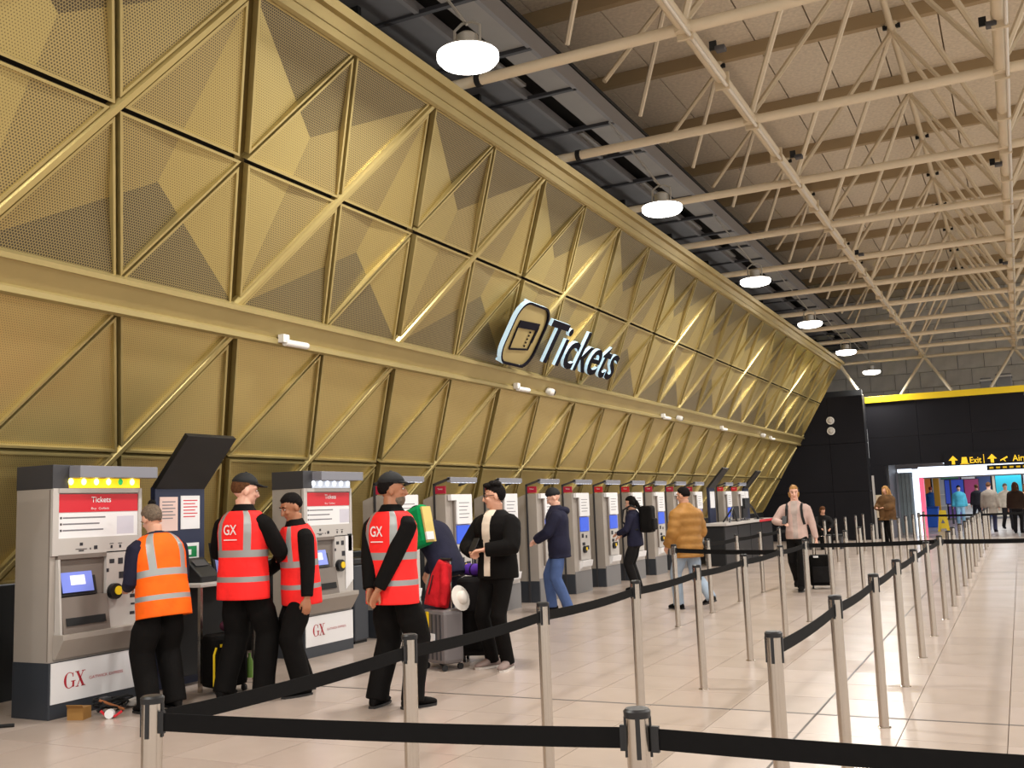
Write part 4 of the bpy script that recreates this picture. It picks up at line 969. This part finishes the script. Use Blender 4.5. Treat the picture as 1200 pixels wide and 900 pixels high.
    # --- shoes
    for sd, sg in (('L', -1), ('R', 1)):
        Hj, Kn, An, fr, fz = J['leg', sd]; pitch_ = -fz*2.6
        FM = Matrix.Translation((An.x, An.y, max(0, An.z-.085*s))) @ Matrix.Rotation(fr, 4, 'Z') @ Matrix.Rotation(pitch_, 4, 'X') @ Matrix.Scale(s, 4)
        def sh(q):
            rr = []
            for y_, wd_, h_ in ((-.085, .024, .05), (-.06, .036, .085), (0, .038, .10), (.05, .042, .085), (.10, .047, .06), (.15, .044, .048), (.185, .03, .035), (.198, .012, .026)):
                rr.append([FM @ V((wd_*math.cos(2*math.pi*j/12), y_, max(.014, .014+h_*.5+h_*.5*math.sin(2*math.pi*j/12)))) for j in range(12)])
            q.loft(rr)
        so_ = ones('shoe', sh, shoe or M_blk, t, smooth=60)
        ones('sole', lambda q: q.prism([FM @ V(p) for p in ((-.026, -.09, 0), (.026, -.09, 0), (.04, -.03, 0), (.05, .1, 0), (.034, .18, 0), (0, .203, 0), (-.034, .18, 0), (-.05, .1, 0), (-.04, -.03, 0))], FM.to_3x3() @ V((0, 0, .018))), sole or M_soled, so_)
    # --- top
    b = MB(); prof = [p for p in TOR if p[0] > hem]; prof = [(hem, TOR[1][1]+skirt, TOR[1][2]+skirt)]+prof
    if collar is not None: prof = prof[:-1]+[(.555, .07, .07), (.585, .066, .066)]
    b.loft(torso_rings(interp(prof, 40 if puff else 20), bulk, 28))
    for sd, sg in (('L', -1), ('R', 1)):
        S_, El, Wr = J['arm', sd]
        d = (Wr-El).normalized(); n_ = 14; pts = []; rr = []
        for k in range(n_+1):
            f = k/n_; p = S_.lerp(El, f*2) if f < .5 else El.lerp(Wr-d*.012*s, (f-.5)*2)
            r_ = (.066-.012*f*2 if f < .5 else .054-.014*(f-.5)*2)+sleeve*1.0
            if puff: r_ += puff*.8*(abs(math.sin(f*14))-.3)
            pts.append(p); rr.append(r_*s)
        pts[0] = pts[0]+(sp(.43)-pts[0])*.25
        b.tube(pts, rr, 14)
    tm = top or M_blk
    ob = fuse(b, 'jacket', [tm] + ([inner] if inner else []), t, max(res, .011), 4)
    if inner:      # open front showing the shirt
        for p in ob.data.polygons:
            c = p.center
            q = c.z/s-hz
            if c.y/s > .06 and abs(c.x/s) < .035+.05*max(0, q-.1) and q > -.06: p.material_index = 1
    if hood: ones('hood', lambda q: q.tube([sp(.50, .10, .02), sp(.515, .10, -.06), sp(.50, .05, -.125), sp(.49, 0, -.14), sp(.50, -.05, -.125), sp(.515, -.10, -.06), sp(.50, -.10, .02)], [.03*s, .045*s, .055*s, .06*s, .055*s, .045*s, .03*s], 10), tm, t, smooth=60)
    if straps:
        for sg in (-1, 1): ones('bag_strap', lambda q: q.tube([sp(.46, sg*.11, -.14), sp(.512, sg*.115, -.05), sp(.505, sg*.115, .06), sp(.42, sg*.12, .148), sp(.28, sg*.13, .142), sp(.16, sg*.15, .09)], [(.022*s, .008*s)]*6, 8, side=(1, 0, 0)), M_blackm, t)
    if band: ones('headband', lambda q: q.tube([HM @ V((.083*math.sin(a), .012+.015*math.cos(a)*0, .03+.093*math.cos(a))) for a in [R(-100+k*20) for k in range(11)]], .010*s, 8), M_blackm, t, smooth=60)
    # --- hi-vis vest
    if vest:
        vm_, legend = vest
        prof = interp([(-.16, .178, .128), (-.05, .176, .128), (.03, .172, .125), (.13, .163, .118), (.25, .168, .120), (.36, .176, .124), (.43, .168, .116), (.485, .140, .096), (.525, .10, .08)], 50)
        rings = torso_rings(prof, .030, 56); q = MB(); q.loft(rings, 0, cap=False)
        n = 56
        for a in range(len(rings)-1):
            qv = prof[a][0]
            for k in range(n):
                ang = 2*math.pi*(k+.5)/n; xx = math.cos(ang); m_ = 0
                if -.035 < qv < .012 or .165 < qv < .212: m_ = 1
                elif qv > .2 and .48 < abs(xx) < .70: m_ = 1
                q.m[a*n+k] = m_
        vo = q.build('hi_vis_vest', [vm_, M_reflect], t, smooth=70)
        sm = vo.modifiers.new('solid', 'SOLIDIFY'); sm.thickness = .006*s; sm.offset = 1
        if legend:
            pc = sp(.345, -.06, -.172); put_text('lettering', legend, M_paper, vo, pc, (1, 0, 0), (0, 0, 1), .075*s, .12*s, .012)
            ones('print_line', lambda z: z.box((-.06*s, 0, 0), (.06*s, .002, .008*s), 0, Matrix.Translation(sp(.30, 0, -.172))), M_paper, vo)
    return t, sp, J, HM

RZ = lambda dx, dy: math.atan2(-dx, dy)       # heading (dx,dy) -> rotation turning local +y to it
# 1 attendant in orange at the nearest machine
person('person', 'person in orange hi-vis vest bending to the nearest ticket machine', (-6.23, 6.07, 0), RZ(-1, .25), 1.66, lean=.34, head=(0, -.35), skin=0, hair='bun', haircol='grey', top=M_navyf, trouser=M_blk, vest=(M_vestor, None),
       hands={'L': ((-.14, .33, 1.02), (-.35, -.5, -1)), 'R': ((.14, .34, 1.02), (.35, -.5, -1))}, feet={'L': (-.13, -.02, .12, 0), 'R': (.13, .02, -.12, 0)}, bulk=.03, leg_r=1.4, width=1.12)
# 2 attendant with cap and red vest seen from behind
person('person', 'person in red hi-vis vest and black cap, back turned, beside navy stand', (-5.92, 6.66, 0), RZ(-.1, 1), 1.86, lean=.03, head=(-.75, -.12), skin=3, hair='short', haircol='brown', cap=('cap', M_blackm), top=M_blk, vest=(M_vestred, 'GX'), bulk=.02, collar=1,
       hands={'L': ((-.17, .30, 1.08), (-.8, -.6, -.4)), 'R': ((.14, .33, 1.06), (.9, -.6, -.5))}, feet={'L': (-.15, -.05, .2, 0), 'R': (.14, .06, -.2, 0)}, leg_r=1.3)
# 3 attendant with red vest facing left
person('person', 'bareheaded person in red hi-vis vest looking down, facing left', (-5.60, 7.02, 0), RZ(-.5, -.87), 1.70, lean=.12, head=(.1, -.32), skin=1, hair='short', haircol='black', top=M_blk, vest=(M_vestred, None), bulk=.02, collar=1,
       hands={'L': ((-.29, .06, .82), (-.5, -1, 0)), 'R': ((.22, .30, 1.0), (.8, -.4, -.6))}, feet={'L': (-.13, .05, .15, 0), 'R': (.12, -.08, -.1, 0)}, leg_r=1.3)
# 4 attendant with hands clasped behind
person('person', 'person in red hi-vis vest and cap with hands clasped behind back', (-4.45, 6.70, 0), RZ(.12, 1), 1.80, lean=.02, head=(-.95, .02), skin=1, hair='short', haircol='black', cap=('cap', M_blackm), top=M_blk, vest=(M_vestred, 'GX'), bulk=.025, collar=1, beard=HAIR['grey'],
       hands={'L': ((-.05, -.20, .87), (-1, -.35, .1)), 'R': ((.03, -.235, .84), (1, -.35, .1))}, feet={'L': (-.16, -.02, .25, 0), 'R': (.13, .05, -.45, 0)}, leg_r=1.3)
# 5 traveller bending behind with green bag
person('person', 'dark clad traveller bending forward under a green bag', (-5.35, 9.0, 0), RZ(-1, .35), 1.74, lean=.95, head=(.2, -.5), skin=0, hair='short', haircol='black', top=M_navyf, trouser=cloth('fabric_slate', (52, 54, 66)), bulk=.035, hip_y=-.06, res=.014,
       hands={'L': ((-.2, .60, .72), (-.8, -.4, -.6)), 'R': ((.2, .60, .70), (.8, -.4, -.4))}, leg_r=1.15)
# 6 man in black jacket
person('person', 'person in black jacket and glasses holding a phone', (-4.52, 8.62, 0), RZ(-.23, -.96), 1.74, head=(-.75, -.10), skin=0, hair='wavy', haircol='black', top=M_blk, trouser=M_blk, bulk=.045, sleeve=.028, inner=cloth('shirt_cream', (222, 208, 188)), glasses=True, hem=-.09,
       hands={'L': ((-.07, .27, 1.12), (-1, -.3, -.45)), 'R': ((.11, .24, 1.10), (1, -.3, -.45))}, feet={'L': (-.11, .03, .3, 0), 'R': (.11, .0, -.25, 0)}, shoe=cloth('trainer_pale', (150, 132, 126)), sole=M_sole, leg_r=.98, curl=.7)
# 7 man in beanie
person('person', 'person in black beanie, navy jacket and blue jeans at a slim machine', (-5.98, 13.32, 0), RZ(-.85, -.35), 1.74, lean=.07, head=(.05, -.4), skin=3, hair=None, haircol='brown', cap=('beanie', M_blackm), top=M_navyf, trouser=cloth('denim', (72, 92, 136)), bulk=.05, sleeve=.03, hem=-.17, res=.014, collar=1, hood=True,
       hands={'L': ((-.06, .33, 1.02), (-1, -.3, -.5)), 'R': ((.06, .33, 1.03), (1, -.3, -.5))}, feet={'L': (-.14, -.1, .3, 0), 'R': (.14, .14, -.1, 0)}, leg_r=1.15, curl=.6)
# 8 person with backpack
person('person', 'person in dark clothes with black backpack facing a slim machine', (-6.05, 16.7, 0), RZ(-1, -.1), 1.62, lean=.06, head=(.1, -.35), skin=0, hair='tied', haircol='black', top=M_navyf, trouser=M_blk2, bulk=.03, res=.016, fingers=True,
       hands={'L': ((-.12, .3, 1.05), (-.8, -.4, -.6)), 'R': ((.1, .3, 1.0), (.8, -.4, -.6))}, leg_r=1.2)
# 9 puffer jacket
M_puff = cloth('puffer_tan', (160, 114, 56), .6, bump=.4, bscale=14)
person('person', 'person in tan puffer jacket and pale jeans walking away', (-4.24, 13.85, 0), RZ(-.9, .55), 1.70, lean=.05, head=(.25, -.1), skin=0, hair='short', haircol='black', top=M_puff, trouser=cloth('denim_pale', (150, 164, 180)), bulk=.055, sleeve=.028, puff=.024, hem=-.2, res=.016, collar=1, width=1.0,
       hands={'L': ((-.25, .16, .9), (-.5, -1, 0)), 'R': ((.25, .16, .9), (.5, -1, 0))}, feet={'L': (-.11, .14, .1, 0), 'R': (.12, -.30, -.1, .10)}, leg_r=1.15)
# 10 woman walking towards the camera
person('person', 'person in pale pink jacket walking forward pulling a black suitcase', (-3.30, 16.75, 0), RZ(.05, -1), 1.69, head=(.2, -.15), skin=3, hair='tied', haircol='blond', straps=True, band=True, top=cloth('jacket_pink', (196, 168, 158)), trouser=M_blk, bulk=.018, sleeve=.008, inner=cloth('shirt_print', (176, 160, 152), noise=.3), res=.015, hem=-.08,
       hands={'L': ((-.30, -.05, .84), (-.5, -1, 0)), 'R': ((.17, .28, 1.12), (.9, -.3, -.6))}, feet={'L': (-.05, .22, 0, 0), 'R': (.08, -.28, 0, .09)}, cap=('band', M_blackm) if False else None, shoe=M_blk)
# 11.. travellers at the far end
M_fur = cloth('coat_brown', (98, 70, 42), noise=.35)
person('person', 'long haired person in brown fur coat beside the exit', (-3.55, 31.5, 0), RZ(-.6, -.8), 1.72, head=(0, -.15), skin=0, hair='long', haircol='blond', top=M_fur, trouser=M_blk, bulk=.09, sleeve=.045, hem=-.2, skirt=.06, res=.022, fingers=False, hands={'L': ((-.12, .3, 1.1), (-.8, -.4, -.6)), 'R': ((.12, .3, 1.1), (.8, -.4, -.6))})
far = [('person in blue jacket with red hair in the corridor', (-3.7, 50, 0), (-.3, 1), 'red', (40, 84, 150), (60, 90, 140), 1.72),
       ('person in cyan and white outfit near yellow floor sign', (-2.35, 46.5, 0), (.2, -1), 'black', (90, 190, 216), (150, 190, 214), 1.72),
       ('person in dark coat behind the cyan clad traveller', (-1.75, 49, 0), (-.5, 1), 'brown', (40, 38, 44), (30, 30, 40), 1.74),
       ('tall person in stone grey coat walking out of the exit', (-1.02, 39.6, 0), (.1, 1), 'brown', (138, 124, 108), (48, 50, 74), 1.76),
       ('person in beige jacket with dark striding legs beyond exit', (-.52, 41.5, 0), (.3, -1), 'grey', (196, 182, 160), (28, 26, 28), 1.7),
       ('brown haired person in dark coat at the right edge', (-.18, 38.2, 0), (.2, 1), 'brown', (56, 40, 30), (22, 20, 22), 1.72),
       ('person in peach top cut off at the right edge beyond exit', (.15, 39.5, 0), (.2, 1), 'brown', (206, 150, 100), (40, 34, 34), 1.66)]
for k, (lb, lc, hd_, hc_, tc_, pc_, hh) in enumerate(far):
    person('person', lb, lc, RZ(*hd_), hh, skin=(0, 3)[k % 2], hair='long' if k in (5, 6) else 'short', haircol=hc_, top=cloth('far_top_%d' % k, tc_), trouser=cloth('far_leg_%d' % k, pc_), bulk=.05, sleeve=.02, hem=-.35 if k == 3 else -.1, skirt=.05 if k == 3 else 0, res=.026, fingers=False,
           feet={'L': (-.1, .2, 0, 0), 'R': (.1, -.24, 0, .07)} if k % 2 == 0 else None)
person('person', 'brown haired person seated low behind the queue posts', (-5.05, 29.5, 0), RZ(.4, -1), 1.6, lean=.25, head=(.2, -.3), skin=0, hair='tied', haircol='brown', top=M_blk2, trouser=M_blk, res=.024, fingers=False, hip_drop=.42, hip_y=-.15, feet={'L': (-.14, .22, 0, 0), 'R': (.14, .2, 0, 0)}, hands={'L': ((-.12, .28, .62), (-.8, -.2, -.3)), 'R': ((.12, .28, .62), (.8, -.2, -.3))})
t = thing('waiting_bench', 'low dark bench under the seated person', 'bench', (-5.05, 29.68, 0)); ones('seat', lambda b: b.box((-.5, -.2, .34), (.5, .25, .40)), M_black, t, bevel=.01)
for x_ in (-.42, .42): ones('leg', lambda b: b.box((x_-.03, -.18, 0), (x_+.03, .22, .34)), M_dkgrey, t)

for lb, lc, rz_, p_ in (('dark mobile phone in the hands of the person with glasses', (-4.52, 8.62, 0), RZ(-.23, -.96), (.02, .335, 1.12)), ('dark mobile phone in the hand of the person in pink', (-3.30, 16.75, 0), RZ(.05, -1), (.13, .37, 1.09))):
    t = thing('mobile_phone', lb, 'phone', lc, rz_)
    Mx = Matrix.Translation(p_) @ Matrix.Rotation(R(35), 4, 'X')
    ones('case', lambda b: b.box((-.036, -.004, -.02), (.036, .004, .125), 0, Mx), M_black, t, bevel=.003); ones('screen', lambda b: b.box((-.032, -.0055, -.012), (.032, -.0042, .117), 0, Mx), M_dkgrey, t)
# ------------------------------------------------------------------ bags and luggage
def wheels(t, xs, ys, r=.03):
    for x_ in xs:
        for y_ in ys: ones('wheel', lambda b: b.cyl((x_-.012, y_, r), (x_+.012, y_, r), r, 12), M_black, t, smooth=40)
t = thing('grey_suitcase', 'grey hard suitcase with pink tag under a red jacket', 'suitcase', (-5.05, 8.45, 0), R(-25))
M_case = mat('case_grey', (104, 98, 98), .4)
ones('shell', lambda b: [b.box((-.19, -.12, .06), (.19, .12, .56))], M_case, t, bevel=.04)
for k in range(5): ones('shell_rib', lambda b: b.box((-.15+k*.07, -.126, .1), (-.13+k*.07, -.118, .52)), M_dkgrey, t)
wheels(t, (-.15, .15), (-.09, .09))
for s in (-1, 1): ones('handle_tube', lambda b: b.cyl((s*.07, .06, .55), (s*.07, .06, 1.02), .009, 8), M_steel, t, smooth=50)
ones('handle_grip', lambda b: b.tube([(-.09, .06, 1.02), (.09, .06, 1.02)], .016, 8), M_black, t, smooth=50)
ones('pink_tag', lambda b: b.box((-.14, -.14, .12), (-.09, -.128, .36), 0, Matrix.Rotation(R(-14), 4, 'Y')), mat('pink_tag', (240, 50, 110), .5), t); ones('yellow_tag', lambda b: b.box((-.08, -.14, .38), (-.04, -.128, .54)), M_yellow, t); ones('paper_tag', lambda b: b.box((-.02, -.14, .26), (.06, -.128, .34)), M_paper, t)
t = thing('red_jacket', 'red jacket draped over the grey suitcase handle', 'jacket', (-5.05, 8.45, 0), R(-25))
b = MB(); b.tube([(0, .05, 1.0), (-.04, .03, .86), (-.06, 0, .7), (-.07, -.02, .58)], [(.10, .05), (.14, .08), (.15, .10), (.17, .09)], 16, side=(1, 0, 0)); b.tube([(.06, .0, .98), (.12, -.04, .8), (.10, -.06, .6)], [.04, .05, .04], 10)
fuse(b, 'cloth', [cloth('jacket_red', (196, 24, 34), bscale=16)], t, .015, 3); ones('zip', lambda b: b.tube([(-.03, -.075, .88), (-.06, -.11, .7)], .006, 6), M_blackm, t)
t = thing('white_hat', 'white round sun hat hanging beside the red jacket', 'hat', (-4.90, 8.52, .56), R(-25))
Mx = Matrix.Translation((.06, -.02, .10)) @ Matrix.Rotation(R(20), 4, 'Z') @ Matrix.Rotation(R(74), 4, 'Y') @ Matrix.Scale(.8, 4)
ones('brim', lambda b: b.loft([[Mx @ V((r_*math.cos(2*math.pi*j/20), r_*math.sin(2*math.pi*j/20)*1.15, z_)) for j in range(20)] for r_, z_ in ((.07, 0), (.15, -.01), (.155, -.004), (.08, .012))], 0), mat('hat_white', (224, 216, 206), .8), t, smooth=60)
ones('crown', lambda b: b.loft([[Mx @ V((r_*math.cos(2*math.pi*j/20), r_*math.sin(2*math.pi*j/20)*1.1, z_)) for j in range(20)] for r_, z_ in ((.08, 0), (.078, .05), (.06, .075), (.01, .08))], 0), mat('hat_white', (224, 216, 206), .8), t, smooth=60)
t = thing('dark_suitcase', 'tall black suitcase beside the person with phone', 'suitcase', (-4.92, 9.02, 0), R(20))
ones('shell', lambda b: b.box((-.23, -.15, .06), (.23, .15, .82)), M_blk2, t, bevel=.04); wheels(t, (-.18, .18), (-.11, .11)); ones('front_pocket', lambda b: b.box((-.18, -.185, .12), (.18, -.15, .5)), M_blk, t, bevel=.02)
ones('handle', lambda b: b.tube([(-.1, .1, .82), (-.1, .1, 1.0), (.1, .1, 1.0), (.1, .1, .82)], .011, 8), M_black, t, smooth=50)
t = thing('rolled_mat', 'purple rolled mat lying on the black suitcase', 'rolled mat', (-4.88, 8.98, .885), R(-25))
b = MB(); M_mat = mat('mat_purple', (92, 48, 170), .7)
ones('roll', lambda b: b.tube([(-.25, 0, 0), (.2, 0, 0)], .062, 20), M_mat, t, smooth=40)
ones('spiral', lambda b: b.tube([(.202, .004*k*math.cos(k*.9), .004*k*math.sin(k*.9)) for k in range(1, 14)], .004, 5), mat('mat_dark', (52, 26, 104), .7), t)
ones('strap', lambda b: [b.tube([(x_, 0, 0), (x_+.02, 0, 0)], .065, 20) for x_ in (-.15,)], M_black, t, smooth=40)
t = thing('green_bag', 'bright green bag slung over the bending traveller', 'bag', (-5.42, 8.72, 1.13), R(-20))
ones('sack', lambda b: b.box((-.17, -.07, 0), (.15, .06, .42), 0, Matrix.Rotation(R(-14), 4, 'Y')), cloth('bag_green', (0, 146, 80), bscale=14), t, bevel=.05)
ones('trim', lambda b: b.box((.15, -.06, .02), (.175, .05, .38), 0, Matrix.Rotation(R(-14), 4, 'Y')), mat('trim_yellow', (214, 190, 110), .7), t); ones('label_patch', lambda b: b.box((.165, -.07, .04), (.19, .02, .12), 0, Matrix.Rotation(R(-14), 4, 'Y')), M_paper, t)
t = thing('backpack', 'black backpack worn by the person at the slim machines', 'backpack', (-5.87, 16.71, .98), R(95))
ones('main_pack', lambda b: b.box((-.17, -.17, 0), (.17, .05, .46)), M_blk, t, bevel=.05); ones('pocket', lambda b: b.box((-.13, -.21, .04), (.13, -.16, .24)), M_blk2, t, bevel=.025)
for s in (-1, 1): ones('strap', lambda b: b.tube([(s*.1, .08, .42), (s*.11, .2, .47), (s*.12, .33, .40), (s*.13, .36, .2), (s*.14, .2, .05), (s*.14, .08, .06)], .016, 6), M_blackm, t)
t = thing('black_suitcase', 'black cabin suitcase pulled by the person in pink', 'suitcase', (-3.02, 17.15, 0), R(10))
ones('shell', lambda b: b.box((-.19, -.12, .05), (.19, .12, .54)), M_blk, t, bevel=.03); wheels(t, (-.15, .15), (-.09, .09)); ones('front_pocket', lambda b: b.box((-.15, -.15, .1), (.15, -.12, .36)), M_blk2, t, bevel=.015)
ones('handle', lambda b: b.tube([(-.08, .09, .54), (-.08, .0, .84), (.08, .0, .84), (.08, .09, .54)], .01, 8), M_steel, t, smooth=50)
for z_ in (.50,): ones('white_tag', lambda b: b.box((-.12, -.125, z_), (-.04, -.12, z_+.03)), M_paper, t)
t = thing('work_bag', 'black roller bag with yellow trim on floor behind orange vest', 'bag', (-6.33, 6.88, 0), R(75))
ones('body', lambda b: b.box((-.17, -.12, .05), (.17, .12, .50)), M_blk, t, bevel=.04); ones('yellow_trim', lambda b: b.tube([(-.172, -.11, .08), (-.172, -.11, .34), (-.15, -.11, .40)], .010, 6), M_yellow, t)
ones('yellow_patch', lambda b: [b.box((-.12, -.126, z0), (.02+dx, -.119, z1)) for z0, z1, dx in ((.40, .425, .06), (.31, .335, .03))], M_yellow, t); ones('logo_patch', lambda b: [b.ell((-.06, -.122, z_), (.05, .004, .045), 12, 6) for z_ in (.20, .11)], mat('dull_yellow', (186, 154, 30), .6), t); wheels(t, (-.13, .13), (-.1,)); ones('purple_bundle', lambda b: b.ell((.06, 0, .56), (.1, .08, .06), 12, 8), mat('maroon_cloth', (72, 20, 44), .8), t, smooth=60)
ones('green_bottle', lambda b: b.lathe([(.03, .1), (.03, .24), (.012, .28), (.012, .31)], 12, (.2, -.08, 0)), mat('bottle_green', (110, 150, 60), .3), t, smooth=50)
# clutter at the foot of the nearest machine
t = thing('tool_box', 'small brown cardboard box at the foot of nearest ticket machine', 'box', (-6.70, 5.56, 0), R(20)); ones('carton', lambda b: b.box((0, 0, 0), (.13, .12, .09)), mat('cardboard', (158, 116, 60), .9), t); ones('flap', lambda b: b.prism([(0, 0, .09), (.13, 0, .09), (.15, -.05, .12), (.02, -.05, .12)], (0, .002, .003)), mat('cardboard', (158, 116, 60), .9), t)
t = thing('cable_bundle', 'tangle of dark cables and tools at nearest machine', 'cables', (-6.60, 5.90, 0))
b = MB(); pts = []
for k in range(60): a = k*.55; pts.append(V((.10*math.cos(a)*(.5+.5*math.sin(k*.37)), .14*math.sin(a*1.13), .02+.10*abs(math.sin(k*.23)))))
b.tube(pts, .008, 6); b.build('cable', M_blackm, t, smooth=60); ones('plug', lambda b: b.box((-.04, -.1, .06), (.02, -.02, .13)), M_dkgrey, t, bevel=.008); ones('copper_tool', lambda b: b.tube([(.02, -.14, .12), (.08, .05, .02)], .01, 6), mat('copper', (170, 104, 60), .5), t)
t = thing('tape_reel', 'red handled reel lying by the tangle of cables', 'reel', (-6.42, 5.72, 0), R(30)); ones('reel', lambda b: b.tube([(0, -.02, .035), (0, .02, .035)], .035, 14), M_paper, t, smooth=40); ones('handle', lambda b: b.tube([(-.07, .0, .06), (-.03, .0, .02), (.04, .0, .015), (.09, .0, .05)], .010, 6), M_red, t)
t = thing('plastic_bag', 'crumpled clear plastic bag by the tangle of cables', 'bag', (-6.64, 6.16, 0)); ones('film', lambda b: b.ell((0, 0, .035), (.07, .12, .035), 14, 9, fn=lambda d: 1+.16*math.sin(9*d.x+4)*math.cos(8*d.y)), mat('film_grey', (176, 170, 164), .25), t, smooth=30); ones('knot', lambda b: b.ell((.05, .09, .06), (.02, .02, .02), 8, 6), mat('film_grey', (176, 170, 164), .25), t, smooth=40)
t = thing('small_tool', 'small black tool lying on floor at left edge', 'tool', (-6.95, 5.22, 0), R(40)); ones('handle', lambda b: b.tube([(-.05, 0, .015), (.06, 0, .015)], .013, 8), M_blackm, t, smooth=50); ones('tip', lambda b: b.ell((-.07, 0, .02), (.02, .02, .018), 8, 6), M_paper, t, smooth=50)
